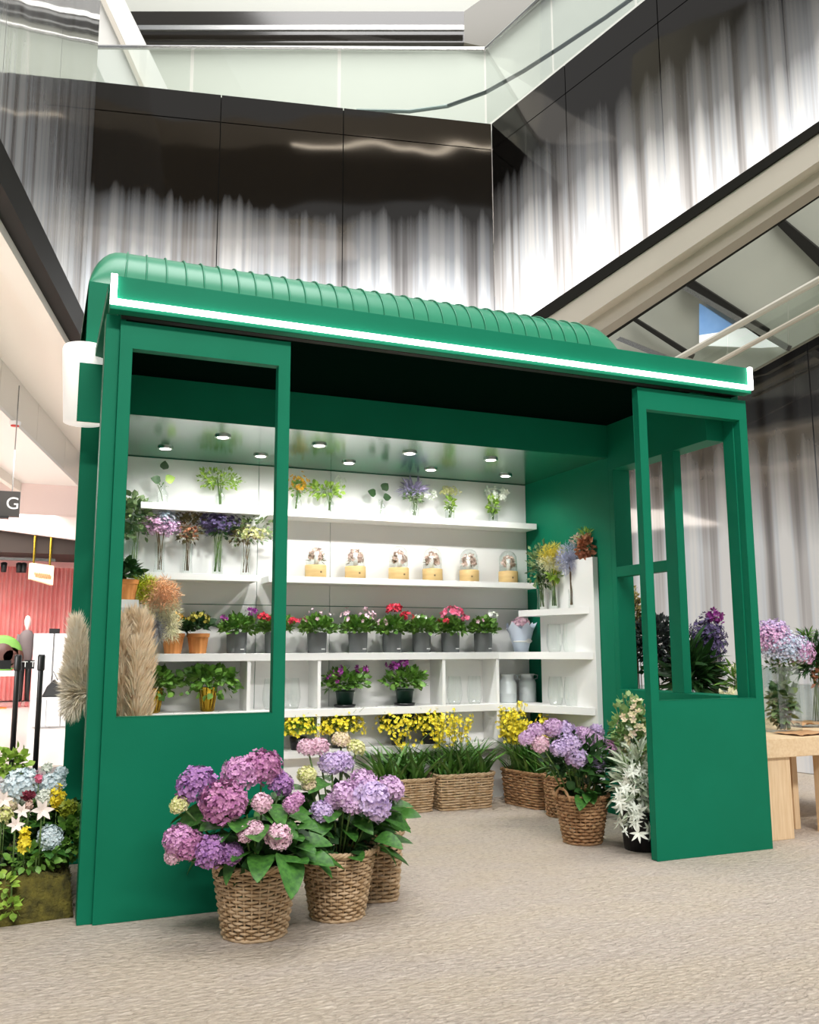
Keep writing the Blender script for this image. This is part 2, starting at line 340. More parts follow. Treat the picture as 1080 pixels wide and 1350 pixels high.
def curtain(name, ux, uy, stops, emit, mirror, wmix=1.0, warm=(1, 1, 1), wavy=.02, sscale=3.2, spread=.4):
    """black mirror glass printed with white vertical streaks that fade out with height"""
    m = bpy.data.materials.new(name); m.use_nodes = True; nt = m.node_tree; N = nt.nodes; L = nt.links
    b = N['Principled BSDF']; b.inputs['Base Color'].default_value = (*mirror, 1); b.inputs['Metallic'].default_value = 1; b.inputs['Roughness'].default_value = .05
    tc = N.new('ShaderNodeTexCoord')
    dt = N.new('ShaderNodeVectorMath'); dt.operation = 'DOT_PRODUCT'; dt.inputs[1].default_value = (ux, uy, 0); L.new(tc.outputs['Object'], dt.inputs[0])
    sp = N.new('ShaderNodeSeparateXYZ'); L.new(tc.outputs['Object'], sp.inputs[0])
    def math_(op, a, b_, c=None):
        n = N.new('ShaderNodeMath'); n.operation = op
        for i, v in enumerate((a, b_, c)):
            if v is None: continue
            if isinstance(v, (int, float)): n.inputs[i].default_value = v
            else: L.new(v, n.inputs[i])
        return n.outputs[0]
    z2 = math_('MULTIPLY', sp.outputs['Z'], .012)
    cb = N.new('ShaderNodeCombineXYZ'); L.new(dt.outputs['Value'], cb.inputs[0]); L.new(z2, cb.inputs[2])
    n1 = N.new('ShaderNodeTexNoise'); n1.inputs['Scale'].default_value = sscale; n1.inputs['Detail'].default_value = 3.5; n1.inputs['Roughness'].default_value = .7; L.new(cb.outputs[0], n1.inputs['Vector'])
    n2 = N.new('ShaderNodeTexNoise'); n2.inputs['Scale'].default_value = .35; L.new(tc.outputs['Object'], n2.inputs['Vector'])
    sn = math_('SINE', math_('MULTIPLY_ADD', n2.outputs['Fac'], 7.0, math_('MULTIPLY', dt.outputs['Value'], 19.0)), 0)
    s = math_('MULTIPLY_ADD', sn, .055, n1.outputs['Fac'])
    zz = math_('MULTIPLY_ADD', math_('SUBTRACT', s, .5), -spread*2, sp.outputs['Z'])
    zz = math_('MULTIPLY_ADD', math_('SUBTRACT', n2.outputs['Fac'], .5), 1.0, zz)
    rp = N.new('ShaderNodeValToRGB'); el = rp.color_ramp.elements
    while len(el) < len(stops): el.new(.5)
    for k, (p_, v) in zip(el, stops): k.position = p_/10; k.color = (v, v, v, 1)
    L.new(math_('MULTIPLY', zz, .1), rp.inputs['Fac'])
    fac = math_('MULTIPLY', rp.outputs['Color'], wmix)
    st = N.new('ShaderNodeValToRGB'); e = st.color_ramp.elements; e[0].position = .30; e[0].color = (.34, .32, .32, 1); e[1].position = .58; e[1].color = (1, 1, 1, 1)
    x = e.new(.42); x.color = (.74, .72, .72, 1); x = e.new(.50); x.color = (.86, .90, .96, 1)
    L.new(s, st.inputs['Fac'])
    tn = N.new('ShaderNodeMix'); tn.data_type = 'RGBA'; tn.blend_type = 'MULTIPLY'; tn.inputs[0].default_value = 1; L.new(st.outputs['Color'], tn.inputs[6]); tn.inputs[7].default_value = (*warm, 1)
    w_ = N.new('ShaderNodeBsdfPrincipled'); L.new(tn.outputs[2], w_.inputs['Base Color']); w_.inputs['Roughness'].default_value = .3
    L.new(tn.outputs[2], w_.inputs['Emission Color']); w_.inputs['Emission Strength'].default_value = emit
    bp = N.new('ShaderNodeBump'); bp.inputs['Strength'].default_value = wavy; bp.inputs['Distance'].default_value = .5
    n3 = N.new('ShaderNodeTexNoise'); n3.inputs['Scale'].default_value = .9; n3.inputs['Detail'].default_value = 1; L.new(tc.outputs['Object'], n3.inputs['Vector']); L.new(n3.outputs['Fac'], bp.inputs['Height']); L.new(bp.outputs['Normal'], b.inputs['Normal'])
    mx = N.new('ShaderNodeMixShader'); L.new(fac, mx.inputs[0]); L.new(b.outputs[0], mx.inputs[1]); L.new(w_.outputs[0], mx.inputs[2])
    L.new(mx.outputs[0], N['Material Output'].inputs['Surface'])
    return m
ZT = 8.0
PA = np.array([.055, 7.094]); PB = np.array([5.017, 6.064]); PRd = nrm(np.array([.465, -2.695])); PLd = nrm(np.array([-.21, -.98]))
def wall_panels(name, p0, d, cuts, rows, m, back, gap=.006, th=.05, hang=0.0):
    root = bpy.data.objects.new(name, None); COL.objects.link(root); structure(root)
    n = np.array(back)
    for i in range(len(cuts)-1):
        for z0, z1 in rows:
            if i == 0 and z0 < hang: z0 = hang
            a = p0+d*(cuts[i]+gap); b = p0+d*(cuts[i+1]-gap)
            P = [(a[0], a[1], z0+gap), (b[0], b[1], z0+gap), (b[0], b[1], z1-gap), (a[0], a[1], z1-gap)]
            MB().prism(P, (n[0]*th, n[1]*th, 0)).build('panel', m, root)
    zlo, zhi = max(rows[0][0], hang), rows[-1][1]; a = p0+d*cuts[0]; b = p0+d*cuts[-1]; off = n*(th+.01)
    MB().prism([(a[0]+off[0], a[1]+off[1], zlo), (b[0]+off[0], b[1]+off[1], zlo), (b[0]+off[0], b[1]+off[1], zhi), (a[0]+off[0], a[1]+off[1], zhi)], (n[0]*.1, n[1]*.1, 0)).build('backing', DARKTRIM, root)
    return root
LEN = float(np.linalg.norm(PB-PA)); dAB = (PB-PA)/LEN
def cut_at(px): # where a pixel column meets the wall's top edge
    q = at_plane(px, 107+(px-127)*.1075, (PA[0], PA[1], 8), np.array([-dAB[1], dAB[0], 0])); return float(np.dot(q[:2]-PA, dAB))
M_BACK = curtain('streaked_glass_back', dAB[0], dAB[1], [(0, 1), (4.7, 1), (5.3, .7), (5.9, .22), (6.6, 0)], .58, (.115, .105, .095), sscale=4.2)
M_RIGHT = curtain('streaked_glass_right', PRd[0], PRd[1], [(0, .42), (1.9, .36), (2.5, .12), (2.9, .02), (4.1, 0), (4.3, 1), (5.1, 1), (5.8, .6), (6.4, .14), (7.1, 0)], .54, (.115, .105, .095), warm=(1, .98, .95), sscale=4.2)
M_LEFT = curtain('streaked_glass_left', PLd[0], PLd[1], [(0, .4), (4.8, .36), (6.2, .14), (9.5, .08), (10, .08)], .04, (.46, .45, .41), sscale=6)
wall_panels('wall_back', PA, dAB, [-.05, cut_at(292), cut_at(453), LEN], [(0, 7.62), (7.62, ZT)], M_BACK, (-dAB[1], dAB[0]), hang=4.6)
wall_panels('wall_right', PB, PRd, [0, 1.45, 2.9, 4.35, 5.8, 7.25, 8.7], [(0, 4.15), (4.15, 7.62), (7.62, ZT)], M_RIGHT, (-PRd[1], PRd[0]))
# the hanging mirror wall at the left and its dark lower beam
lz = 4.95
wall_panels('wall_left', PA, PLd, [0, 1.9, 3.8, 5.7, 7.6, 9.5], [(lz, 12)], M_LEFT, (PLd[1], -PLd[0]))
def beam_left(z0, z1, t0, t1, m, name):
    nl = np.array([PLd[1], -PLd[0]]); a = PA+nl*t0; b = PA+PLd*9.5+nl*t0; c = PA+PLd*9.5+nl*t1; e = PA+nl*t1
    return structure(MB().prism([(a[0], a[1], z0), (b[0], b[1], z0), (c[0], c[1], z0), (e[0], e[1], z0)], (0, 0, z1-z0)).build(name, m))
beam_left(lz-.32, lz, -.02, .14, DARKTRIM, 'trim_1')
beam_left(lz-.42, lz-.1, .14, .34, CREAM, 'trim_2')
# corridor ceiling: stepped white bulkheads, running back from the beam
nl = np.array([PLd[1], -PLd[0]])
def corridor(t0, t1, z0, z1, m, name, s0=-14, s1=9.5):
    P = [PA+nl*t0+PLd*s0, PA+nl*t0+PLd*s1, PA+nl*t1+PLd*s1, PA+nl*t1+PLd*s0]
    return structure(MB().prism([(q[0], q[1], z0) for q in P], (0, 0, z1-z0)).build(name, m))
corridor(.34, 1.3, 4.86, 5.0, CREAM, 'ceiling')
ce = bpy.data.objects.new('trim_3', None); COL.objects.link(ce); structure(ce)
for k in range(8):   # cream bulkhead clad in panels
    s0 = 9.4-k*2.2; P = [PA+nl*1.3+PLd*s0, PA+nl*1.3+PLd*(s0-2.18), PA+nl*1.36+PLd*(s0-2.18), PA+nl*1.36+PLd*s0]
    MB().prism([(q[0], q[1], 4.26) for q in P], (0, 0, .6)).build('panel', CREAM, ce)
corridor(1.3, 2.3, 4.20, 4.26, CREAM_W, 'ceiling')
corridor(2.3, 2.4, 4.02, 4.4, CREAM, 'trim_4')
corridor(2.4, 12, 4.45, 4.55, CREAM_W, 'ceiling')

# ---- upper floor behind the glass wall
def hpts(pl, z): return [at(x, y, 2, z) for x, y in pl]
q0 = at(118, 62, 2, 9.25); q1 = at(640, 65, 2, 9.25); dq = nrm((q1-q0)*np.array([1, 1, 0])); nq = np.array([-dq[1], dq[0], 0])
def on_q(px, py, back): return at_plane(px, py, q0+nq*back, nq)
structure(MB().prism([on_q(-300, -700, 3.2), on_q(1500, -700, 3.2), on_q(1500, 330, 3.2), on_q(-300, 330, 3.2)], nq*.2).build('wall_upper', mat('upper_wall_white', srgb(212, 213, 203), .4)))
sl = structure(MB().prism([on_q(60, 15, 3.05), on_q(612, 15, 3.05), on_q(612, 56, 3.05), on_q(60, 56, 3.05)], nq*.1).build('trim_5', DARKGLOSS))
sl = structure(MB().prism([on_q(612, 15, 3.05), on_q(690, -40, 3.05), on_q(760, -40, 3.05), on_q(640, 62, 3.05), on_q(612, 56, 3.05)], nq*.1).build('trim_6', mat('bronze_gloss', srgb(120, 116, 104), .15)))
structure(MB().prism([on_q(-80, 33, 2.9), on_q(612, 33, 2.9), on_q(612, 39, 2.9), on_q(-80, 39, 2.9)], nq*.05).build('trim_7', CHROME))
slab = np.array([*PA, 0]); 
structure(MB().prism([(PA[0]-.2, PA[1]+.1, 7.9), (PB[0]+.15, PB[1]+.12, 7.9), (PB[0]+4, PB[1]+5, 7.9), (PA[0]-2, PA[1]+5, 7.9)], (0, 0, .09)).build('floor_upper', CREAM_W))
# balustrades: glass panes and a handrail
def rail(name, a, b, label, posts=0, r=.03, m=CHROME, glass=0, npan=3, cat='railing', sw=None):
    t = thing(name, label, cat, ((a[0]+b[0])/2, (a[1]+b[1])/2, min(a[2], b[2])-glass))
    MB().tube([a, b], r, 8).build('handrail', m, t)
    if glass:
        a = np.array(a); b = np.array(b)
        for k in range(npan):
            p0 = a+(b-a)*(k/npan+.004); p1 = a+(b-a)*((k+1)/npan-.004); n = nrm(np.cross(b-a, (0, 0, 1)))
            MB().prism([p0, p1, p1-np.array([0, 0, glass]), p0-np.array([0, 0, glass])], n*.012).build('pane', GLASS_PANE, t)
    return t
rail('glass_balustrade', q0-dq*.6, q1, 'level glass balustrade with silver handrail above the black mirror wall', glass=1.2)
e1 = at(770, -30, 2, 9.9)
rail('glass_balustrade', q1, q1+np.array([PRd[0], PRd[1], 0])*5.5, 'glass balustrade turning the corner toward the viewer at the top', glass=1.15, npan=4)
cr = []
for px, py in ((470, 146), (540, 147), (590, 140), (640, 122), (690, 94), (740, 62), (800, 22), (850, -14)): cr.append(at_plane(px, py, q0+nq*(.4 if px < 600 else .4-(px-600)*.006), nq))
tag(MB().tube(cr, .028, 8).build('curved_rail', mat('dark_steel', srgb(96, 104, 102), .3, metal=1)), 'curved dark steel rail sweeping behind the upper glass', 'rail')
def beam_px(name, poly, back, th, m, label):
    return MB().prism([on_q(x, y, back) for x, y in poly], nq*th).build(name, m, label=None)
structure(beam_px('trim_8', [(70, -40), (115, -40), (185, 118), (140, 112)], 1.6, .3, CREAM_W, ''))
structure(beam_px('trim_9', [(126, -30), (150, -30), (225, 125), (193, 120)], 1.6, .3, CREAM_W, ''))
structure(beam_px('trim_10', [(116, -36), (125, -32), (192, 119), (186, 118)], 1.5, .2, STEELC, ''))

# added boxes and glowing strip behind the viewer, placed to fill the mirror wall's reflections
structure(MB().box(-8, 11, -9.5, -6.2, 15.0, 16.0).build('trim_17', mat('reflection_prop_brown', srgb(120, 112, 98), .4)))
structure(MB().box(0.5, 6.5, -6.2, -6.15, 15.0, 15.08).build('trim_18', mat('reflection_prop_glow', (1, .93, .8), .4, emit=4)))
structure(MB().box(-8, 2.4, -5.0, -3.6, 11.0, 11.5).build('trim_19', mat('reflection_prop_cream', srgb(206, 196, 176), .4)))
# ---- escalator rising toward the right in front of the right wall
nR = np.array([-PRd[1], PRd[0]]); eo = PB-nR*1.45; eN = np.array([nR[0], nR[1], 0])
def on_e(px, py, off=0.0): return at_plane(px, py, np.array([eo[0], eo[1], 0])+eN*off, eN)
esc = thing('escalator', 'pale metal clad escalator with black edge rising to the right above the kiosk', 'escalator', on_e(720, 430))
MB().prism([on_e(640, 457), on_e(1420, -70.2), on_e(1420, -58.6), on_e(640, 473)], eN*.06).build('black_skirt', DARKTRIM, esc)
MB().prism([on_e(640, 473, .02), on_e(1420, -58.6, .02), on_e(1420, -16.3, .02), on_e(640, 508, .02)], eN*.16).build('cladding', STEELC, esc)
MB().prism([on_e(640, 508, .12), on_e(1420, -16.3, .12), on_e(1420, 15.1, .12), on_e(640, 538, .12)], eN*.12).build('truss_cover', mat('cladding_dark', srgb(196, 187, 172), .3, metal=.2), esc)
MB().prism([on_e(640, 536, .2), on_e(1420, 13.1, .2), on_e(1420, 19.2, .2), on_e(640, 545, .2)], eN*.1).build('edge_trim', DARKTRIM, esc)
# mezzanine seen below it: soffit, beams, blue daylight window, second sloping glass balustrade
def on_r(px, py, off): return on_e(px, py, 1.45-off)
mz = structure(MB().prism([on_r(740, 455, .12), on_r(1200, 140, .12), on_r(1200, 372, .12), on_r(992, 488, .12), on_r(860, 520, .12)], eN*.05).build('wall_mezzanine', mat('mezzanine_panel', srgb(168, 170, 158), .2)))
structure(MB().prism([on_r(1010, 282, .2), on_r(1018, 277, .2), on_r(1100, 345, .2), on_r(1100, 372, .2)], eN*.06).build('trim_11', DARKTRIM))
structure(MB().prism([on_r(890, 370, .2), on_r(902, 362, .2), on_r(1010, 432, .2), on_r(1004, 446, .2)], eN*.06).build('trim_12', DARKTRIM))
structure(MB().prism([on_r(884, 372, .26), on_r(890, 369, .26), on_r(1040, 455, .26), on_r(1036, 462, .26)], eN*.05).build('trim_13', CHROME))
structure(MB().prism([on_r(812, 448, .26), on_r(818, 444, .26), on_r(912, 482, .26), on_r(908, 488, .26)], eN*.05).build('trim_14', CHROME))
structure(MB().prism([on_r(822, 415, .24), on_r(826, 412, .24), on_r(912, 466, .24), on_r(909, 472, .24)], eN*.05).build('trim_15', DARKTRIM))
wn = bpy.data.objects.new('window_1', None); COL.objects.link(wn); structure(wn)
MB().prism([on_r(922, 400, .18), on_r(968, 430, .18), on_r(968, 436, .18), on_r(922, 442, .18)], eN*.03).build('pane', mat('daylight_blue', srgb(120, 160, 205), .4, srgb(84, 128, 184), 3, emit=.35), wn)
MB().prism([on_r(922, 442, .18), on_r(985, 432, .18), on_r(1030, 456, .18), on_r(1000, 458, .18), on_r(922, 455, .18)], eN*.03).build('pane', mat('daylight_white', srgb(235, 238, 236), .4, emit=.5), wn)
sb = thing('sloping_balustrade', 'sloping glass balustrade with pale handrail above the dark wall at right', 'railing', on_r(990, 489, .5))
MB().tube([on_r(860, 492, .5), on_r(1200, 302, .5)], .03, 8).build('handrail', CREAM, sb)
MB().tube([on_r(900, 503, .5), on_r(1200, 340, .5)], .022, 8).build('mid_rail', STEELC, sb)
for k in range(4):
    x0 = 880+k*80; f = lambda x: 482-(x-880)*.56; g = lambda x: 552-(x-880)*.56
    MB().prism([on_r(x0, f(x0), .48), on_r(x0+78, f(x0+78), .48), on_r(x0+78, g(x0+78), .48), on_r(x0, g(x0), .48)], eN*.012).build('pane', GLASS_PANE, sb)

# ================================================================== KIOSK
kiosk = thing('flower_kiosk', 'green flower kiosk with ribbed rounded roof and white light strip along its fascia', 'kiosk', (1.63, 1.1, 0))
YB, DB, XR, XL, ZS = 1.081, 2.166, 3.17, .03, 2.281
def K(name, b, m=GREEN, bevel=.003): return MB().box(*b).build(name, m, kiosk, bevel=bevel)
MB().prism([(-.10, YB, 0), (XL, YB, 0), (XL, 2.30, 0), (-.06, 2.30, 0)], (0, 0, 2.99)).build('rear_side_wall', GREEN, kiosk, bevel=.004); K('rear_side_wall', (XR, 3.335, YB, 2.30, 0, 2.99))
K('back_wall', (XL, XR, DB+.012, 2.30, 0, 2.99)); K('bulkhead', (XL, XR, YB, YB+.05, ZS, 2.99)); K('soffit', (XL, XR, YB+.05, DB+.012, ZS, ZS+.03), GREEN_GLOSS, 0)
K('bulkhead_bottom', (XL, XR, YB, YB+.05, ZS-.004, ZS), GREEN_GLOSS, 0)
# roof: rounded along the front top edge and at both ends
rr = .30; nx = 64; prof = []
for k in range(15):
    a = math.pi/2*k/14; prof.append((YB+rr-rr*math.cos(a), 2.98+rr*math.sin(a)))
prof += [(2.0, 3.28)]
for k in range(1, 9):
    a = math.pi/2*k/8; prof.append((2.0+.3*math.sin(a), 2.98+.3*math.cos(a)))
prof = np.array(prof); xe = []
ra = .17
for k in range(9): a = math.pi/2*k/8; xe.append((-.10+ra*(1-math.cos(a)), math.sin(a)))
for k in range(1, 20): xe.append((.045+(3.165-.045)*k/20, 1))
for k in range(9): a = math.pi/2*(1-k/8); xe.append((3.335-ra*(1-math.cos(a)), math.sin(a)))
V = []; n = len(prof)
for x, s in xe: V += [(x, 1.69+(y-1.69)*(1 if True else s), 2.98+(z-2.98)*(.02+.98*s)) for y, z in prof]
F = [(i*n+j, (i+1)*n+j, (i+1)*n+j+1, i*n+j+1) for i in range(len(xe)-1) for j in range(n-1)]
F += [tuple(range(n)), tuple((len(xe)-1)*n+j for j in range(n))[::-1]]
roof = MB().add(V, F).build('roof', ROOFG, kiosk, smooth=True)
for k in range(1, 33):   # raised seams over the curve
    x0 = .02+k*.0985; lean = .05*max(0, 1-k/4)
    if x0 > 3.17: break
    P = [(x0-lean*(1-i/16), y-.006*math.cos(min(i, 14)/14*math.pi/2), z+.006*math.sin(min(i, 14)/14*math.pi/2)) for i, (y, z) in enumerate(prof[:16])]
    MB().tube(P, .005, 5).build('rib', ROOFG, roof, smooth=True)
# front canopy, fascia and light strip
K('canopy', (-.058, 3.335, .0, YB, 2.51, 2.555)); K('canopy_shade_sheet', (.0, XR+.01, .05, YB-.001, 2.496, 2.51), UNDER, 0); fascia = K('fascia', (-.052, 3.335, -.06, 0, 2.425, 2.572), bevel=.004)  # thin dark sheet under the canopy stands in for its shade
K('door_track', (.0, 3.29, .005, .045, 2.425, 2.50), DARKTRIM, 0)
for b_ in ((-.052, 3.335, -.078, -.06, 2.443, 2.466), (-.052, -.026, -.078, -.06, 2.466, 2.572), (3.312, 3.335, -.078, -.06, 2.466, 2.572)): MB().box(*b_).build('light_strip', LED, fascia, bevel=.003)
# side walls of the front bay with window openings
def side(x0, x1, s):
    K('sill_wall', (x0, x1, .13, YB, 0, .78)); K('head_panel', (x0, x1, .13, YB, 2.19, 2.50))
    K('window_jamb', (x0, x1, 1.03, YB, .78, 2.19)); xm = (x0, x0+.055) if s > 0 else (x0, x1)
    K('mullion', (*xm, .425, .53, .78, 2.19)); K('crossbar', (*xm, .53, 1.03, 1.485, 1.55))
side(XR, 3.30, 1); side(-.005, XL, -1)
K('corner_post', (3.285, 3.335, .046, .13, 0, 2.5)); K('corner_post', (-.058, 0.0, .02, .13, 0, 2.43))
def door(x0, x1):
    m = MB(); th = (.0, .044); mm, zb, zt = .0516, .7714, 2.4-.1147
    # one face with a window hole
    for (a, b, c, e) in ((x0, x1, 0, zb), (x0, x1, zt, 2.4), (x0, x0+mm, zb, zt), (x1-mm, x1, zb, zt)): m.box(a, b, *th, c, e)
    return m
for x0 in (0.0, 2.6135):
    P = [(x0, 0), (x0+.729, 2.4)]; m = MB(); X = (x0, x0+.0516, x0+.729-.0516, x0+.729); Z = (0.003, .7714, 2.2853, 2.4)
    V = [(x, y, z) for y in (0, .044) for z in Z for x in X]; F = []
    for iz in range(3):
        for ix in range(3):
            if (ix, iz) == (1, 1): continue
            a = iz*4+ix; F += [(a, a+1, a+5, a+4), (16+a, 16+a+4, 16+a+5, 16+a+1)]
    def side_f(a, b): F.append((a, a+16, b+16, b))
    for i in range(3): side_f(i+1, i); side_f(12+i, 13+i); side_f(i*4, i*4+4); side_f(i*4+7, i*4+3)
    side_f(5, 6); side_f(10, 9); side_f(9, 5); side_f(6, 10)
    m.add(V, F).build('sliding_door', GREEN, kiosk, bevel=.002)
# white lining boards on the back wall
for z0, z1 in ((.0, 1.325), (1.33, ZS-.005)):
    for x0, x1 in ((XL+.003, 1.088), (1.092, 1.60), (1.604, 3.165)): K('lining_board', (x0, x1, DB, DB+.012, z0, z1), WHITE, .0015)

# downlights in the soffit
for i, (x, y) in enumerate([(.423, 1.848), (1.026, 1.849), (1.627, 1.848), (2.237, 1.86), (2.834, 1.87), (.698, 1.414), (1.29, 1.416), (1.895, 1.42), (2.472, 1.407)]):
    row = ('rear row', 'front row')[i > 4]; k = ('first', 'second', 'third', 'fourth', 'fifth')[i if i < 5 else i-5]
    t = thing('downlight', f'round recessed downlight, {k} from the left in the {row} of the glossy green soffit', 'downlight', (x, y, ZS-.006), group='soffit downlights')
    MB().lathe([(.034, -.004), (.046, -.006), (.048, .0), (.048, .006)], 24, bot=False).lathe([(.034, -.004), (.034, .005)], 24, bot=False).build('rim', CHROME, t, smooth=True, local=True)
    MB().lathe([(.001, .0015), (.034, .0015)], 24, bot=False).build('lens', LENS, t, local=True)
    l = bpy.data.lights.new('downlight_lamp', 'SPOT'); l.energy = 3.5 if i < 5 else 26; l.spot_size = math.radians(150); l.spot_blend = .6; l.shadow_soft_size = .035; l.color = (1, .985, .955)
    lo = bpy.data.objects.new('downlight_lamp', l); COL.objects.link(lo); lo.location = (0, 0, -.012); lo.parent = t; lo.rotation_euler = (0 if i < 5 else math.radians(16), 0, 0)

# wall lamp at the left of the kiosk
wl = thing('wall_lamp', 'white tapered drum lamp on the left side of the green kiosk', 'lamp', at(108, 557, 1, .98))
c = at(112, 508, 1, .98); zt_ = at(112, 458, 1, .98)[2]; zb_ = at(112, 558, 1, .98)[2]
MB().lathe([(.001, zb_-.0), (.095, zb_+.0), (.118, zt_-.02), (.112, zt_-.004), (.10, zt_), (.001, zt_)], 32, c=(c[0]+.0, .98, 0), bot=False).build('shade', WHITE_LAMP, wl, smooth=True)
g0 = at(105, 478, 1, .85); g1 = at(134, 558, 1, .85)
MB().box(g0[0], g1[0], .845, .855, g1[2], g0[2]).build('mounting_board', GREEN, wl)

# ================================================================== SHELVES
def slab_xy(P, z0, z1): return MB().prism([(x, y, z0) for x, y in P], (0, 0, z1-z0))
su = thing('shelf_unit', 'long white cubby shelf unit along the back wall of the kiosk', 'shelf unit', (1.6, 2.05, 0))
YF = 1.945
for z, y0 in ((1.01, YF), (.65, YF), (.39, YF+.02)): MB().box(XL, 3.12, y0, DB-.001, z-.048, z).build('shelf', WHITE, su, bevel=.002)
for x in (1.004, 1.468, 2.364, 2.783):
    for z0, z1 in ((.65, .962), (.39, .602)): MB().box(x-.011, x+.011, YF+.004, DB-.001, z0, z1).build('divider', WHITE, su)
MB().box(XL, 3.12, YF+.10, YF+.12, 0, .342).build('plinth', WHITE, su)
for x0, x1, z, lb in ((.30, 1.065, 1.95, 'short white floating shelf, upper one on the left behind the door window'), (.05, 1.045, 1.51, 'short white floating shelf, lower one on the left behind the door window'), (1.12, 3.135, 1.95, 'long white floating shelf holding small flower bottles, topmost on the back wall'), (1.12, 3.12, 1.51, 'long white floating shelf holding the glass domes')):
    tag(origin(MB().box(x0, x1, 1.955, DB-.001, z-.042, z).build('wall_shelf', WHITE, bevel=.002), ((x0+x1)/2, 2.06, z)), lb, 'shelf', 'floating wall shelves')
cu = thing('corner_shelf_unit', 'white corner shelf unit against the right green side wall', 'shelf unit', (3.1, 1.7, 0))
MB().box(3.128, XR-.001, 1.235, 1.93, 0, 1.635).build('back_board', WHITE, cu, bevel=.003)
slab_xy([(3.127, 1.29), (3.127, 1.93), (2.95, 1.93), (2.96, 1.83)], 1.262, 1.305).build('shelf', WHITE, cu)
slab_xy([(3.127, 1.26), (3.127, 1.93), (3.0, 1.944), (2.79, 1.944)], .962, 1.01).build('shelf', WHITE, cu)
slab_xy([(3.127, 1.26), (3.127, 1.93), (3.0, 1.944), (2.79, 1.944)], .602, .65).build('shelf', WHITE, cu)
lu = thing('corner_shelf_unit', 'white corner shelf unit at the left end behind the pampas grass', 'shelf unit', (.09, 1.6, 0))
MB().box(XL+.001, .06, 1.235, 1.93, 0, 1.40).build('back_board', WHITE, lu, bevel=.003)
slab_xy([(.06, 1.3), (.25, 1.32), (.29, 1.9), (.06, 1.9)], 1.262, 1.305).build('shelf', WHITE, lu)
slab_xy([(.06, 1.3), (.25, 1.32), (.30, 1.9), (.06, 1.9)], .962, 1.01).build('shelf', WHITE, lu)
# ================================================================== BASKETS AND POTTED PLANTS
def ring_path(n, hx, hy, p):
    """closed outline: circle (p=2) to rounded rectangle (p large)"""
    t = np.arange(n)*2*math.pi/n; c, s = np.cos(t), np.sin(t)
    r = (np.abs(c)**p+np.abs(s)**p)**(-1/p)
    return np.stack([c*r*hx, s*r*hy], 1)
def basket(t, hx0, hy0, hx1, hy1, h, m, p=2.0, rows=15, stakes=30, handles=1, thick=.0062, hang=0.0):
    """woven basket: stakes, wavy weavers, braided rim, base, soil"""
    n = stakes*4; W = MB()
    for r in range(rows):
        f = (r+.5)/rows; hx = hx0+(hx1-hx0)*f; hy = hy0+(hy1-hy0)*f
        P = ring_path(n, 1, 1, p); k = np.arange(n); wv = .0055*np.cos(k/4*math.pi+(r % 2)*math.pi)
        Q = P*np.array([hx, hy]); Q = Q+nrm(Q)*wv[:, None]
        zz = np.full(n, f*h)+.0012*np.sin(k*.37+r*1.7)
        W.tube(np.column_stack([Q, zz]), h/rows*.44, 5, closed=True)
    W.build('weave', m, t, smooth=True, local=True, kind='stuff')
    S = MB()
    P0 = ring_path(stakes, hx0, hy0, p); P1 = ring_path(stakes, hx1, hy1, p)
    for a, b in zip(P0, P1): S.tube([(*a, .004), (*((a+b)/2), h/2), (*b, h+.004)], .0042, 5)
    S.build('stakes', m, t, smooth=True, local=True, kind='stuff')
    R = MB(); nn = 96
    for j in range(3):
        P = ring_path(nn, hx1+.004, hy1+.004, p); k = np.arange(nn); ph = k*2*math.pi/nn*14+j*2*math.pi/3
        Q = P+nrm(P)*(.006*np.cos(ph))[:, None]; R.tube(np.column_stack([Q, h+.004+.006*np.sin(ph)]), .0062, 5, closed=True)
    R.build('rim', m, t, smooth=True, local=True)
    B = MB(); P = ring_path(40, hx0, hy0, p); B.tube(np.column_stack([P, np.full(40, .006)]), .0075, 6, closed=True); B.build('foot_ring', m, t, smooth=True, local=True)
    s = MB(); P = ring_path(28, hx1*.93, hy1*.93, p); s.prism(np.column_stack([P, np.full(28, h*.80)]), (0, 0, .02)); s.build('soil', SOIL, t, local=True)
    for sg in ([] if not handles else ([-1, 1])):
        H = MB()
        for j in range(2):
            a = np.linspace(-1, 1, 13); P = np.column_stack([np.full(13, sg*(hx1+.008))+sg*(1-a*a)*.012+.004*np.cos(a*9+j*math.pi), a*.05, h-.012+(1-np.abs(a)**2.5)*.062+.004*np.sin(a*9+j*math.pi)]); H.tube(P, .0055, 5)
        H.build('handle', m, t, smooth=True, local=True)
def local_px(c, px, py, dy=0.0):
    q = at(px, py, 1, c[1]+dy); return Vector((float(q[0]-c[0]), float(q[1]-c[1]), float(q[2]-c[2])))
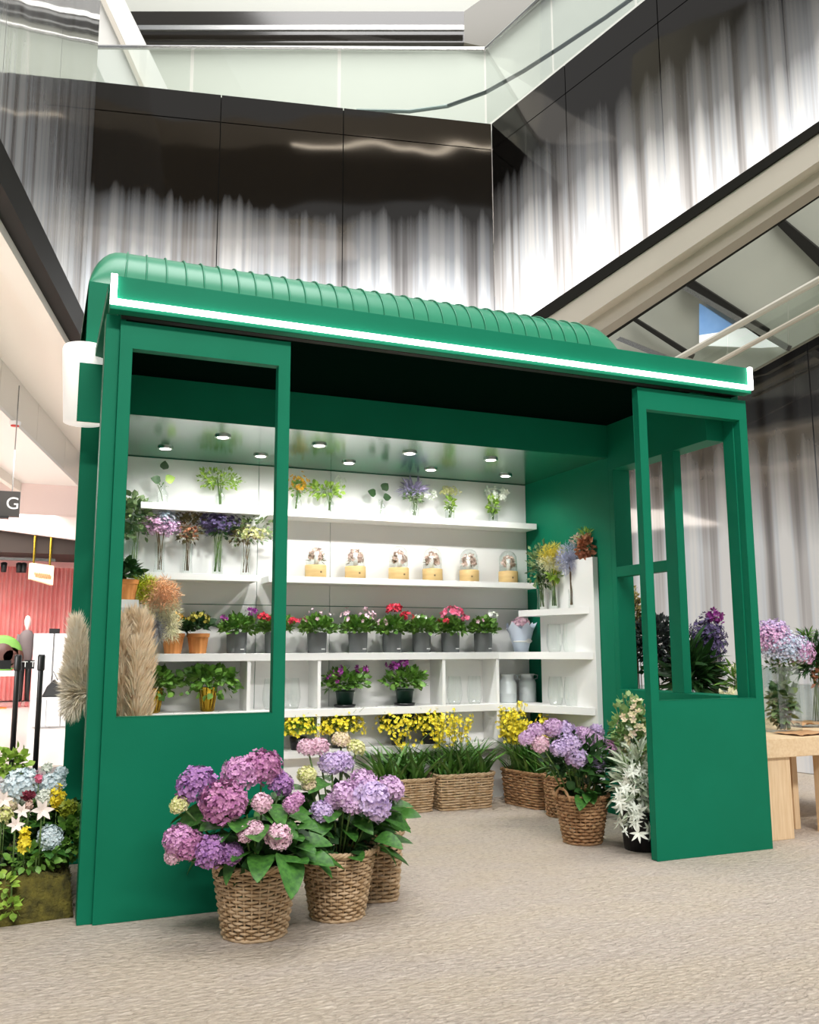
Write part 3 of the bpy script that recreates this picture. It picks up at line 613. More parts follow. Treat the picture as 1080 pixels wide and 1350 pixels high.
def hydrangea(t, heads, leaves, seed, depth=.16, zs=.25, cx=None, loc=None):
    """heads: (px, py, radius px, material, dy) bloom heads; leaves: (count, centre, radii, size)"""
    rng = np.random.default_rng(seed); loc = loc or t.location; S = MB(); R = math.radians
    for i, (px, py, rp, m, dy) in enumerate(heads):
        p = local_px(loc, px, py, dy); d = float(np.dot(np.array(p)+np.array(loc)-CP, CF)); r = rp/FPX*d
        if abs(t.rotation_euler.z) > 1e-4: p = Matrix.Rotation(-t.rotation_euler.z, 3, 'Z') @ p
        nrm_ = Vector((p.x*.9+rng.normal(0, .05), p.y*.9-.12, .28+rng.uniform(0, .1)))
        link('bloom', HYD[(i+seed) % 4], m, t, matrix=frame(p-nrm_.normalized()*r*.15, nrm_, (0, 1, .1), r*.93/.08, 'z'))
        S.tube([(p.x*.15, p.y*.15, zs*.7), (p.x*.6, p.y*.6, zs*.7+(p.z-zs*.7)*.6), tuple(p)], .004, 5)
    S.build('stems', STEM, t, smooth=True, local=True)
    for (n, c, rad, sz) in leaves:
        d = rdir(rng, n, -.75); P = np.asarray(c)+d*np.asarray(rad)*rng.uniform(.55, 1.0, (n, 1))
        for k in range(n):
            D = Vector((d[k][0], d[k][1], rng.uniform(-.35, .35))); link('leaf', LEAF_MESH[k % 3], LEAF_H, t, matrix=frame(P[k], D, (rng.normal(0, .25), rng.normal(0, .25)-.2, 1), sz*rng.uniform(.75, 1.25)))
        m = MB(); bush(m, rng, 60, np.asarray(c)*np.array([1, 1, .92]), np.asarray(rad)*.8, sz*.55, OVAL, up=.1, zmin=-.6); m.build('inner_foliage', LEAF_D, t, smooth=True, local=True, kind='stuff')

t = thing('potted_hydrangea', 'purple and magenta hydrangea in the frontmost round wicker basket before the left door', 'plant', (.545, -.335, 0))
basket(t, .112, .112, .155, .155, .252, WICKER, rows=20)
hydrangea(t, [(258, 1031, 27, P_PURP, -.02), (294, 1054, 31, P_MAG, -.14), (318, 1016, 25, P_PINKP, .0), (346, 1008, 27, P_MAG, .02), (371, 1031, 18, P_PURP, .0), (233, 1104, 20, P_PINKP, -.08), (250, 1112, 20, P_MAG, -.10), (228, 1126, 13, P_PALE, -.06),
  (278, 1121, 22, P_PURP, -.17), (305, 1124, 15, P_PURP, -.18), (236, 1059, 13, P_LIME, -.03), (346, 1057, 14, P_PALE, -.19), (324, 1099, 11, P_PALE, -.23), (336, 1092, 12, P_PALE, -.23), (368, 1101, 18, P_PALE, -.22), (385, 1060, 12, P_PINKP, -.16), (392, 1052, 10, P_PINKP, -.16)],
  [(62, (-.01, -.0, .38), (.24, .18, .15), .12), (24, (.03, -.07, .30), (.20, .16, .07), .13)], 1)
t2 = thing('potted_hydrangea', 'lilac hydrangea in the round wicker basket just behind and right of the purple one', 'plant', (.895, -.24, 0))
basket(t2, .10, .10, .145, .145, .25, WICKER, rows=19)
hydrangea(t2, [(404, 1020, 13, P_LIME, -.05), (407, 1033, 10, P_CREAM, -.05), (405, 984, 14, P_PALE, .06), (420, 983, 14, P_PALE, .06), (437, 1005, 17, P_LIL, .0), (452, 1002, 16, P_LIL, .02), (450, 974, 13, P_CREAM, .10), (470, 984, 13, P_LIME, .08),
  (424, 1068, 15, P_LIL, -.12), (440, 1055, 12, P_LILP, -.1), (455, 1045, 18, P_LILP, -.14), (465, 1058, 15, P_LILP, -.16), (480, 1030, 20, P_LILP, -.12), (492, 1050, 26, P_LIL, -.17), (499, 1064, 18, P_LIL, -.18), (518, 1037, 18, P_LILP, -.06)],
  [(46, (.0, .02, .38), (.20, .15, .14), .12), (18, (.02, -.03, .29), (.18, .14, .08), .12)], 2)
t3 = thing('wicker_basket', 'square wicker basket hidden behind the lilac hydrangea basket', 'basket', (1.105, -.015, 0), -.25)
basket(t3, .115, .115, .135, .135, .27, WICKER, p=5, rows=17, stakes=32, handles=1)
m = MB(); bush(m, np.random.default_rng(5), 40, (0, 0, .33), (.14, .12, .09), .10, LEAF, up=.2); m.build('foliage', LEAF_H, t3, smooth=True, local=True)

t5 = thing('potted_hydrangea', 'pale lilac hydrangea in the round brown basket beside the right door', 'plant', (2.53, .53, 0), .3)
basket(t5, .095, .095, .142, .142, .245, WICKER_D, rows=14)
hydrangea(t5, [(694, 972, 11, P_LILP, .0), (706, 962, 12, P_LILP, .02), (712, 980, 12, P_PALE, -.05), (728, 958, 14, P_LILP, .05), (745, 962, 15, P_LIL, .03), (738, 985, 13, P_LIL, -.08), (752, 980, 15, P_LIL, -.1), (770, 970, 17, P_LILP, .0), (788, 962, 10, P_LIL, .08), (790, 978, 12, P_LILP, .0), (804, 984, 12, P_PINKP, .02), (762, 996, 14, P_LIL, -.12), (788, 1006, 12, P_LIL, -.08), (757, 1000, 12, P_LILP, -.1)],
  [(10, (-.02, 0, .44), (.17, .14, .12), .10), (12, (.02, -.04, .30), (.15, .12, .10), .11)], 3)
rng = np.random.default_rng(31); m = MB(); bush(m, rng, 500, (-.02, 0, .42), (.20, .16, .16), .045, DIAM, up=.3); m.build('fine_foliage', LEAF_D, t5, smooth=True, local=True, kind='stuff')
STRAP = mat('strap_leaf', srgb(48, 92, 34), .45, srgb(90, 138, 52), 9)
def leafy_basket(name, label, loc, hx, hy, h, rz, seed, p, wick, blade_n=150, handles=0, group=None, lean=.6, bl=.26, rows=13):
    t = thing(name, label, 'plant', loc, rz, group); basket(t, hx*.9, hy*.9, hx, hy, h, wick, p=p, rows=rows, stakes=int(34), handles=handles)
    rng = np.random.default_rng(seed); m = MB(); n = blade_n
    P = np.column_stack([rng.uniform(-.8, .8, n)*hx, rng.uniform(-.8, .8, n)*hy, np.full(n, h*.82)]); a = rng.uniform(0, 2*math.pi, n)
    D = np.column_stack([np.cos(a)*rng.uniform(.05, lean, n), np.sin(a)*rng.uniform(.05, lean, n), np.ones(n)])
    R = np.column_stack([-np.cos(a), -np.sin(a), np.full(n, .2)])
    m.scat(BLADE, P, D, bl*rng.uniform(.7, 1.25, n), rng, ref=R, roll=.15); m.build('leaf_blades', STRAP, t, smooth=True, local=True, kind='stuff')
    return t
def oncidium(t, seed, n, base, spread, h, size=.014, per=9, m=P_YEL):
    rng = np.random.default_rng(seed); S = MB(); B = MB()
    for i in range(n):
        b = np.asarray(base)+np.append(rng.uniform(-1, 1, 2)*.04, 0); a = rng.uniform(0, 6.28); k = rng.uniform(.2, 1)
        tp = np.asarray(base)+np.array([math.cos(a)*spread*k, math.sin(a)*spread*k*.6, h*rng.uniform(.65, 1)])
        P = np.array([b+(tp-b)*u+np.array([0, 0, .06*math.sin(u*3.1)]) for u in np.linspace(0, 1, 7)]); S.tube(P, .0018, 4)
        q = rng.uniform(.45, 1, per); pts = b+(tp-b)*q[:, None]+np.column_stack([rng.normal(0, .018, per), rng.normal(0, .018, per), .06*np.sin(q*3.1)])
        B.scat(FLO5, pts, rdir(rng, per)+np.array([0, -.6, .1]), size*rng.uniform(.8, 1.3, per), rng, axis='z')
    S.build('flower_stems', STEM, t, smooth=True, local=True); B.build('blooms', m, t, smooth=False, local=True, kind='stuff')
g = 'rectangular baskets of strap-leaved plants along the back wall'
b1 = leafy_basket('leafy_basket_plant', 'strap-leaved plant in the leftmost rectangular basket, partly behind the hydrangeas', (1.985, 1.80, 0), .20, .115, .20, 0, 11, 7, WICKER, group=g)
b2 = leafy_basket('leafy_basket_plant', 'strap-leaved plant in the middle rectangular wicker basket facing front', (2.40, 1.78, 0), .205, .115, .215, 0.02, 13, 7, WICKER, group=g)
b3 = leafy_basket('leafy_basket_plant', 'strap-leaved plant in the rectangular basket turned in the right corner', (2.90, 1.66, 0), .15, .20, .22, .22, 15, 7, WICKER_D, group=g, blade_n=130)
b4 = leafy_basket('leafy_basket_plant', 'strap-leaved plant in the small round basket with a loop handle behind the pale hydrangea', (2.88, 1.24, 0), .135, .135, .24, .9, 17, 2, WICKER_D, handles=1, blade_n=60)
oncidium(b2, 21, 11, (.0, .02, .18), .12, .47, per=13); oncidium(b2, 25, 7, (-.12, .06, .18), .12, .42, per=12); oncidium(b3, 22, 30, (-.08, .10, .18), .17, .50, per=16); oncidium(b3, 23, 7, (.10, -.02, .2), .08, .42); oncidium(b1, 24, 6, (.06, .05, .2), .22, .36)

# yellow plants on the low shelf
g = 'yellow flowering plants on the low shelf'
for i, (px, m_, lab, gp, sp) in enumerate([(212, LEAF_Y, 'nearest the pampas grass', 1, .2), (265, LEAF_Y, 'under the free standing gold pot', 1, .2), (395, LEAF_L, 'right beside the left door edge', 1.2, .15), (448, LEAF_Y, 'dense, under the first purple flowered pot', 1.4, .16), (525, LEAF_D, 'dark leaved, under the second purple flowered pot', 1.4, .17), (566, LEAF_Y, 'loose, right of the dark leaved one', 1, .13)]):
    x = xs(px, 2.03); t = thing('yellow_flower_pot', f'yellow flowered plant on the low shelf, {lab}', 'plant', (x, 2.03, .391), group=g); rng = np.random.default_rng(40+i)
    MB().lathe([(.045, 0), (.058, .08), (.052, .08), (.05, .07)], 18).build('pot', BLACKP, t, smooth=True, local=True)
    m = MB(); bush(m, rng, 420, (0, -.02, .13), (sp*.85, .10, .08), .03, DIAM, up=.4); m.build('foliage', m_, t, smooth=True, local=True, kind='stuff')
    m = MB(); blooms(m, rng, int(150*gp), (0, -.04, .13), (sp*1.05, .11, .11), .0145, FLO5, zmin=-.35, shell=(.6, 1.1)); m.build('blooms', P_YEL, t, local=True, kind='stuff')
    m = MB(); stems(m, rng, 12, (0, 0, .08), .03, (0, -.03, .235), (sp*1.0, .08, .03), .0011, 3); m.build('wiry_stems', STEM, t, local=True)

# white star flowers in the black bucket by the right door, with a tall pale plant behind
t = thing('bucket_of_flowers', 'black bucket of white star flowers and silvery leaves by the right door', 'flowers', (2.735, .27, 0))
MB().lathe([(.10, 0), (.118, .19), (.124, .195), (.118, .20), (.108, .19), (.1, .12)], 28).build('bucket', BLACKP, t, smooth=True, local=True)
rng = np.random.default_rng(51); m = MB(); bush(m, rng, 260, (-.05, -.03, .33), (.11, .10, .2), .085, NARROW, up=.2, zmin=-.9); m.build('leaves', LEAF_SIL, t, smooth=True, local=True, kind='stuff')
m = MB(); stems(m, rng, 14, (0, 0, .15), .05, (-.06, -.04, .45), (.1, .08, .1), .003); m.build('stems', STEM, t, smooth=True, local=True)
star_mes = [petals_mesh(7, leaf_t(.30, 5, .2, .45, .9), .75, 'star_bloom', .16, k) for k in range(3)]
for i, (px, py, s) in enumerate(((848, 1008, .05), (858, 1014, .04), (826, 1058, .05), (846, 1052, .055), (853, 1078, .055), (830, 1088, .052), (815, 1082, .045), (842, 1098, .05), (838, 1030, .04), (824, 1040, .038), (856, 1040, .045), (818, 1064, .042), (843, 1070, .05), (834, 1018, .038), (822, 1096, .04), (856, 1096, .045), (836, 1074, .045), (849, 1030, .04), *[(rng.uniform(812, 858), rng.uniform(1000, 1105), rng.uniform(.028, .042)) for _ in range(22)])):
    p = local_px(t.location, px, py, -.12+.03*rng.normal()); link('star_bloom', star_mes[i % 3], P_WHITE, t, matrix=frame(p, (rng.normal(0, .5)-.25, -1, rng.normal(.0, .5)), (0, 0, 1), s*1.05, 'z'))
t = thing('tall_pale_plant', 'tall pale green and cream flowering stems behind the right door edge', 'plant', (2.90, .52, 0))
MB().lathe([(.08, 0), (.10, .22), (.094, .22), (.09, .15)], 20).build('pot', BLACKP, t, smooth=True, local=True)
m = MB(); stems(m, rng, 10, (0, 0, .16), .05, (-.04, 0, .72), (.11, .06, .08), .004); m.build('stems', STEM, t, smooth=True, local=True)
m = MB(); bush(m, rng, 700, (-.05, 0, .50), (.13, .10, .27), .036, OVAL, up=.3, zmin=-.95); m.build('leaves', mat('pale_leaf', srgb(120, 160, 84), .55, srgb(176, 204, 138), 20), t, smooth=True, local=True, kind='stuff')
m = MB(); blooms(m, rng, 130, (-.01, -.04, .56), (.12, .09, .18), .022, FLO5, zmin=-.9, shell=(.7, 1.1)); m.build('blooms', P_CREAM, t, local=True)
m = MB(); blooms(m, rng, 90, (-.02, -.05, .48), (.12, .09, .14), .024, FLO5, zmin=-.9, shell=(.7, 1.1)); m.build('blooms', P_WHITE, t, local=True)

# ================================================================== SHELF ITEMS
def lathe_obj(name, prof, m, parent, n=24, bot=True, **k): return MB().lathe(prof, n, bot=bot).build(name, m, parent, smooth=True, local=True, **k)
grey_me = MB().lathe([(.001, 0), (.058, 0), (.062, .004), (.066, .13), (.066, .135), (.062, .135), (.06, .115), (.001, .115)], 28, bot=False).mesh('pot', True)
def grey_plant(px, label, bl, seed, wide=1.0):
    t = thing('potted_flower', label, 'plant', (xs(px, 2.035), 2.035, 1.0105), group='grey pots of small flowers on the counter'); rng = np.random.default_rng(seed)
    pt = link('pot', grey_me, GREYPOT, t)
    MB().box(.012, .036, -.0648, -.0615, .022, .028).build('maker_mark', WHITE, pt, local=True)
    m = MB(); bush(m, rng, 420, (0, -.01, .165), (.115*wide, .085, .075), .035, OVAL, up=.35, zmin=-.45); m.build('foliage', LEAF_M, t, smooth=True, local=True, kind='stuff')
    for (mm, n, cx, cz, r, s) in bl:
        m = MB(); blooms(m, rng, int(n*1.7), (cx, -.05, .195+cz), (r*1.1, .06, r*.8), s*1.15, FLO5, zmin=-.2, shell=(.8, 1.15)); m.build('blooms', mm, t, local=True, kind='stuff')
grey_plant(312, 'violet tipped plant in a grey pot, leftmost grey pot on the counter', [(P_VIO, 7, .07, .06, .035, .016), (P_VIO, 4, -.10, .02, .02, .014)], 61)
grey_plant(362, 'red flowered plant in a grey pot, mostly behind the door stile', [(P_RED, 9, -.09, .03, .03, .018), (P_RED, 6, .1, .01, .02, .016)], 62)
grey_plant(418, 'leafy plant with tiny pink buds in a grey pot, first right of the door', [(P_PALE, 7, .0, .03, .09, .012), (P_PINK, 4, -.11, .01, .02, .014)], 63)
grey_plant(472, 'white and blush flowered plant in a grey pot, second right of the door', [(P_PALE, 14, -.02, .03, .10, .018)], 64)
grey_plant(517, 'tall crimson flowered plant in a grey pot, third right of the door', [(P_RED, 14, -.0, .095, .035, .022), (P_RED, 8, .09, .05, .03, .018), (P_PALE, 6, -.1, .0, .03, .014)], 65)
grey_plant(556, 'green plant with white buds in a grey pot, left of the pink topped one', [(P_WHITE, 7, .0, .02, .08, .012)], 66, .9)
grey_plant(594, 'bright pink topped plant in a grey pot, second from the paper-wrapped bouquet', [(P_PINK, 18, -.01, .07, .055, .022), (P_PINK, 6, .08, .04, .02, .018), (P_RED, 4, -.08, .02, .02, .016)], 67, .9)
grey_plant(637, 'light green plant with a few white blooms in a grey pot beside the wrapped bouquet', [(P_WHITE, 7, .05, .055, .04, .015), (P_PALE, 3, -.06, .02, .03, .014)], 68, .85)
def terracotta(px, y, z, label, top, seed, h=.125):
    t = thing('terracotta_pot_plant', label, 'plant', (xs(px, y), y, z+.0005), group='fluted terracotta pots'); rng = np.random.default_rng(seed)
    m = MB(); n = 48; V = []; rows = [(.050, 0), (.064, h*.8), (.070, h*.82), (.073, h), (.066, h), (.062, h*.8)]
    for i, (r, z_) in enumerate(rows):
        for j in range(n):
            a = 2*math.pi*j/n; rr_ = r*(1+(.028*(1 if j % 4 < 2 else -1) if i < 2 else 0)); V.append((rr_*math.cos(a), rr_*math.sin(a), z_))
    F = [(i*n+j, i*n+(j+1) % n, (i+1)*n+(j+1) % n, (i+1)*n+j) for i in range(len(rows)-1) for j in range(n)]+[tuple(range(n))[::-1]]
    m.add(V, F).lathe([(.001, h*.8), (.062, h*.8)], 24, bot=False).build('pot', TERRA, t, local=True)
    m = MB(); bush(m, rng, 90, (0, 0, h+.04), (.065, .06, .055), .06, LEAF, up=.3, zmin=-.3); m.build('foliage', LEAF_D, t, smooth=True, local=True, kind='stuff')
    if top:
        m = MB(); blooms(m, rng, 70, (0, -.01, h+.085), (.065, .055, .045), .013, FLO4, zmin=-.3); m.build('blooms', top, t, local=True)
terracotta(228, 2.03, 1.01, 'orange flowered kalanchoe in a fluted terracotta pot on the counter', P_GOLD, 71)
terracotta(261, 2.03, 1.01, 'yellow-green budded kalanchoe in a fluted terracotta pot on the counter', petal('petal_bud', (170, 160, 70), (200, 190, 90)), 72)
terracotta(163, 1.72, 1.305, 'leafy plant in a terracotta pot on the left corner shelf behind the door stile', None, 73, h=.135)
def gold_pot(px, label, seed, wide):
    t = thing('ivy_pot', label, 'plant', (xs(px), 2.04, .6505), group='gold pots of ivy in the left cubby'); rng = np.random.default_rng(seed)
    lathe_obj('pot', [(.036, 0), (.055, .148), (.058, .15), (.053, .15), (.05, .13), (.001, .13)], GOLD, t)
    m = MB()
    for j in range(10):
        a = 2*math.pi*j/10; m.tube([(.040*math.cos(a), .040*math.sin(a), .004), (.058*math.cos(a), .058*math.sin(a), .146)], .003, 5)
    m.build('raised_ribs', GOLD, t, smooth=True, local=True)
    m = MB(); bush(m, rng, 210, (0, -.02, .20), (wide, .08, .07), .05, leaf_t(.9, 3, .1, .15), up=.1, zmin=-.5); bush(m, rng, 50, (0, -.05, .14), (wide*1.1, .05, .05), .04, leaf_t(.9, 3, .1, .15), up=-.3, zmin=-1); m.build('ivy', LEAF_M, t, smooth=True, local=True, kind='stuff')
gold_pot(205, 'dark ivy in a gold pot half hidden by the pampas grass', 81, .12); gold_pot(276, 'spreading ivy in a ribbed gold pot standing free in the left cubby', 82, .19)
def purple_pot(px, label, seed, bl):
    t = thing('purple_flower_pot', label, 'plant', (xs(px), 2.035, .6505), group='dark green pots with purple flowers in the cubby'); rng = np.random.default_rng(seed)
    lathe_obj('saucer', [(.066, 0), (.074, .018), (.07, .018), (.066, .008), (.001, .008)], BLACKP, t)
    lathe_obj('pot', [(.05, .009), (.062, .10), (.066, .10), (.066, .112), (.058, .112), (.056, .095), (.001, .095)], DGREENPOT, t)
    m = MB(); bush(m, rng, 300, (0, -.02, .165), (.165, .08, .085), .042, OVAL, up=.25, zmin=-.6); m.build('foliage', LEAF_M, t, smooth=True, local=True, kind='stuff')
    for cx, cz, n in bl:
        m = MB(); blooms(m, rng, n, (cx, -.06, .19+cz), (.035, .03, .025), .02, FLO5, zmin=-.5); m.build('blooms', P_VIO, t, local=True, kind='stuff')
purple_pot(455, 'trailing plant with violet blooms in a dark green pot, left of the cubby pair', 83, [(.10, .06, 12), (-.10, .0, 9), (-.06, .05, 5)])
purple_pot(533, 'upright plant with violet blooms in a dark green pot, right of the cubby pair', 84, [(-.03, .10, 12), (-.09, .07, 8), (-.12, .09, 7)])
vase_me = MB().lathe([(.038, 0), (.044, .010), (.054, .06), (.053, .11), (.043, .192)], 28).mesh('vase', True)
def glass_vase(x, y, z, label, s=1.0, group='clear empty glass vases', sx=1.0):
    t = link('glass_vase', vase_me, GLASS, loc=(x, y, z+.0005), scale=(s*sx, s*sx, s)); tag(t, label, 'vase', group)
glass_vase(xs(360), 2.03, .65, 'tall empty glass vase behind the left door stile, left one', 1.03, sx=1.15); glass_vase(xs(386), 2.06, .65, 'empty glass vase showing at the right edge of the left door stile', 1.03, sx=1.1)
glass_vase(xs(598), 2.03, .65, 'empty glass vase in the narrow cubby, left of the two', 1.0); glass_vase(xs(624), 2.03, .65, 'empty glass vase in the narrow cubby, right of the two', 1.0)
for z, w_ in ((1.01, 'upper'), (.65, 'lower')):
    glass_vase(float(at(731, 850, 1, 1.66)[0]), 1.66, z, f'empty glass vase on the {w_} right corner shelf, left of the pair', 1.0)
    glass_vase(float(at(752, 850, 1, 1.52)[0]), 1.52, z, f'empty glass vase on the {w_} right corner shelf, right of the pair', 1.0)
for px, lb in ((668, 'zinc milk can vase in the right cubby, left of the two'), (694, 'zinc milk can vase in the right cubby, right of the two')):
    t = thing('milk_can', lb, 'milk can', (xs(px, 2.05), 2.05, .6505), group='zinc milk cans in the cubby')
    lathe_obj('can', [(.001, 0), (.062, 0), (.065, .01), (.065, .06), (.067, .064), (.065, .068), (.065, .135), (.058, .155), (.047, .165), (.047, .185), (.055, .198), (.056, .201), (.050, .198), (.042, .185), (.042, .02)], ZINC, t, bot=False)
    for sg in (-1, 1): MB().tube([(sg*.052, 0, .16), (sg*.085, 0, .168), (sg*.088, 0, .19), (sg*.055, 0, .196)], .004, 6).build('handle', ZINC, t, smooth=True, local=True)
# wrapped bouquet
t = thing('wrapped_bouquet', 'small dried bouquet wrapped in pale blue paper at the right end of the counter', 'bouquet', (xs(687, 2.04), 2.04, 1.0105)); rng = np.random.default_rng(91)
m = MB(); n = 20
V = [((.05+.035*f+.004*math.sin(j*2.1))*math.cos(2*math.pi*j/n)*(1+.35*f*abs(math.cos(2*math.pi*j/n))), (.045+.02*f)*math.sin(2*math.pi*j/n), f*.19+(.028*math.sin(j*1.7) if f == 1 else 0)) for f in (0, .35, .42, .7, 1) for j in range(n)]
m.add(V, [(i*n+j, i*n+(j+1) % n, (i+1)*n+(j+1) % n, (i+1)*n+j) for i in range(4) for j in range(n)]+[tuple(range(n))[::-1]]).build('paper_wrap', PAPER, t, smooth=True, local=True)
MB().tube(np.column_stack([.066*np.cos(np.arange(20)*.314), .058*np.sin(np.arange(20)*.314), np.full(20, .075)]), .006, 5, closed=True).build('ribbon', WHITE, t, smooth=True, local=True)
for sg in (-1, 1): MB().add(leaf_t(.5, 5, .1, .3)[0]*.07*np.array([1, sg, 1])@np.array([[0, 0, 1], [sg*1., 0, 0], [0, -1, 0]])+np.array([0, -.066, .078]), leaf_t(.5, 5, .1, .3)[1]).build('bow_loop', WHITE, t, smooth=True, local=True)
MB().prism([(.075, -.01, .10), (.14, .0, .215), (.11, .01, .20), (.085, .01, .17)], (0, .004, 0)).build('paper_flap', PAPER, t, local=True)
m = MB(); blooms(m, rng, 150, (-.005, -.01, .20), (.075, .05, .05), .016, FLO5, zmin=-.1, shell=(.4, 1)); m.build('blooms', P_PALE, t, local=True, kind='stuff')
# glass dome lights
dome_me = MB().lathe([(.066, .086), (.067, .15), (.062, .195), (.047, .222), (.025, .237), (.001, .241)], 28, bot=False).mesh('dome', True)
base_me = MB().lathe([(.070, 0), (.072, .004), (.072, .082), (.069, .086), (.001, .086)], 32).mesh('base', True)
for i, px in enumerate((415, 468, 526, 571, 620, 672)):
    k = ('first', 'second', 'third', 'fourth', 'fifth', 'sixth')[i]
    t = thing('dome_keepsake', f'glass dome of dried flowers on a round wooden base, {k} from the left door', 'glass dome', (xs(px, 2.05), 2.05, 1.5105), rng.uniform(-.3, .3), 'glass domes on wooden bases'); rng = np.random.default_rng(100+i)
    bs = link('base', base_me, LWOOD, t); link('dome', dome_me, GLASS, t)
    MB().box(-.006, .006, -.0735, -.071, .03, .042).build('brass_mark', STEM_B, bs, local=True)
    MB().lathe([(.016, .087), (.016, .175), (.001, .177)], 14, c=(-.015, -.035, 0)).build('silver_tube', WHITE, t, smooth=True, local=True)
    m = MB(); bush(m, rng, 60, (0, 0, .125), (.045, .045, .04), .03, NARROW, up=.6); m.build('dried_leaves', LEAF_OL, t, local=True, kind='stuff')
    m = MB(); blooms(m, rng, 150, (0, -.004, .145), (.05, .05, .062), .014, FLO5, zmin=-.4, shell=(.5, 1)); m.build('dried_blooms', P_DRIED, t, local=True)

# flowers standing in glass bottles on the shelves (bottle and flowers are separate things)
def bottle_prof(r, h): return [(r*.9, 0), (r, .006), (r, h*.6), (r*.55, h*.78), (r*.5, h*.95), (r*.6, h)]
bot_cache = {}
def bottle(x, y, z, r, h, label, group, straight=False):
    key = (r, h, straight)
    if key not in bot_cache:
        pr = [(r*.9, 0), (r*.95, .006), (r*.8, h*.5), (r*.95, h)] if straight else bottle_prof(r, h)
        bot_cache[key] = MB().lathe(pr, 20).mesh('bottle', True)
    return tag(link('glass_bottle', bot_cache[key], GLASS, loc=(x, y, z+.0005)), label, 'bottle', group)
def bunch(x, y, z, label, parts, seed, h0=.02, hs=.12, nst=5, stem=STEM, tilt=0, group=None, name='flower_bunch', sr=.0016, br=.008):
    """parts: list of (part name, kind, material, n, centre, radii, size)"""
    t = thing(name, label, 'flowers', (x, y, z+.004), group=group); rng = np.random.default_rng(seed)
    cz = min(p_[4][2] for p_ in parts); m = MB(); stems(m, rng, nst, (0, 0, h0), br, (tilt, 0, cz), (.03, .02, .02), sr); m.build('stems', stem, t, smooth=True, local=True)
    for (nm, kd, mm, n, c, rad, s) in parts:
        m = MB()
        if kd == 'leaf': bush(m, rng, n, c, rad, s, OVAL, up=.2, zmin=-.8)
        elif kd == 'small': bush(m, rng, n, c, rad, s, DIAM, up=.2, zmin=-.9)
        elif kd == 'hair':
            stems(m, rng, 7, (0, 0, cz*.7), .01, c, np.asarray(rad)*.7, .0012, 3); bush(m, rng, int(n*1.6), c, rad, s*.62, HAIR, up=.2, zmin=-.9, shell=(.15, 1.12), jit=.8)
        elif kd == 'round': m.scat(leaf_t(1.0, 5, .08, .1, .7), np.asarray(c)[None]+np.zeros((1, 3)), [rad], s, rng, ref=(.2, -1, .25), roll=.12)
        elif kd == 'narrow': bush(m, rng, n, c, rad, s, NARROW, up=.4, zmin=-.6, shell=(.1, 1))
        else: blooms(m, rng, n, c, rad, s, FLO5, zmin=-.8, shell=(.3, 1.05))
        m.build(nm, mm, t, smooth=kd in ('leaf', 'round'), local=True, kind='stuff' if kd in ('small', 'hair', 'leaf', 'f', 'narrow') else None)
    return t
G1 = 'small glass bottles on the top shelves'; G2 = 'flower sprigs in bottles on the top shelves'
TOP = [
 (214, 'round', 'three round green leaves on a bare stem, far left of the top shelf', [('leaf', 'round', LEAF_D, 1, (.0, 0, .19), (.1, -.1, .6), .05), ('leaf', 'round', LEAF_D, 1, (-.012, 0, .125), (-.8, -.1, .25), .055), ('leaf', 'round', LEAF_L, 1, (.012, 0, .13), (.8, -.1, .35), .055), ('tendrils', 'narrow', LEAF_M, 6, (0, 0, .1), (.03, .02, .01), .03)], 1),
 (290, 'lime', 'lime green frothy sprays with white buds on the left top shelf', [('leaves', 'small', LEAF_L, 260, (0, 0, .16), (.14, .07, .055), .025), ('buds', 'f', P_WHITE, 60, (0, 0, .175), (.13, .06, .06), .008)], 8),
 (391, 'yel', 'yellow button flowers in a bottle beside the door stile', [('blooms', 'f', P_GOLD, 38, (.02, 0, .17), (.07, .05, .06), .014), ('leaves', 'small', LEAF_M, 60, (0, 0, .14), (.05, .04, .05), .025)], 6),
 (434, 'bell', 'lime bells with white blooms in a bottle, first clear one right of the door', [('leaves', 'leaf', LEAF_L, 120, (-.02, 0, .135), (.11, .05, .045), .03), ('blooms', 'f', P_WHITE, 22, (.06, 0, .18), (.035, .03, .05), .016)], 6),
 (502, 'dark', 'three dark round leaves in a small bottle on the top shelf', [('leaf', 'round', LEAF_D, 1, (-.03, 0, .13), (-.8, -.1, .3), .055), ('leaf', 'round', LEAF_D, 1, (.01, 0, .16), (.5, -.1, .6), .055), ('leaf', 'round', LEAF_D, 1, (.015, 0, .115), (.9, -.1, .1), .052)], 1),
 (546, 'lav', 'lavender thistles with a white bloom at the side on the top shelf', [('spikes', 'narrow', P_LAV, 150, (0, 0, .17), (.085, .06, .05), .05), ('leaves', 'small', LEAF_EU, 80, (0, 0, .13), (.06, .04, .05), .03), ('blooms', 'f', P_WHITE, 9, (.10, -.01, .145), (.035, .02, .02), .026)], 7),
 (593, 'pale', 'pale yellow fennel heads on thick green stems on the top shelf', [('heads', 'f', P_LIME, 120, (0, 0, .18), (.075, .05, .03), .009), ('leaves', 'small', LEAF_L, 70, (0, 0, .10), (.025, .025, .06), .03)], 9),
 (650, 'whi', 'white flowers with lime foliage in a bottle at the right end of the top shelf', [('blooms', 'f', P_WHITE, 36, (.0, 0, .18), (.055, .04, .05), .016), ('petals', 'f', P_WHITE, 7, (.075, -.02, .18), (.012, .01, .03), .03), ('leaves', 'leaf', LEAF_L, 70, (0, 0, .11), (.03, .03, .06), .03)], 6)]
for i, (px, k, lb, parts, ns) in enumerate(TOP):
    x = xs(px, 2.06, 660); bunch(x, 2.06, 1.95, lb, parts, 200+i, nst=ns, group=G2).scale = (1.2, 1.0, 1.2)
    bottle(x, 2.06, 1.95, .034, .13, 'small clear bottle holding the '+lb.split(' in a')[0].split(' on ')[0].split(',')[0], G1)
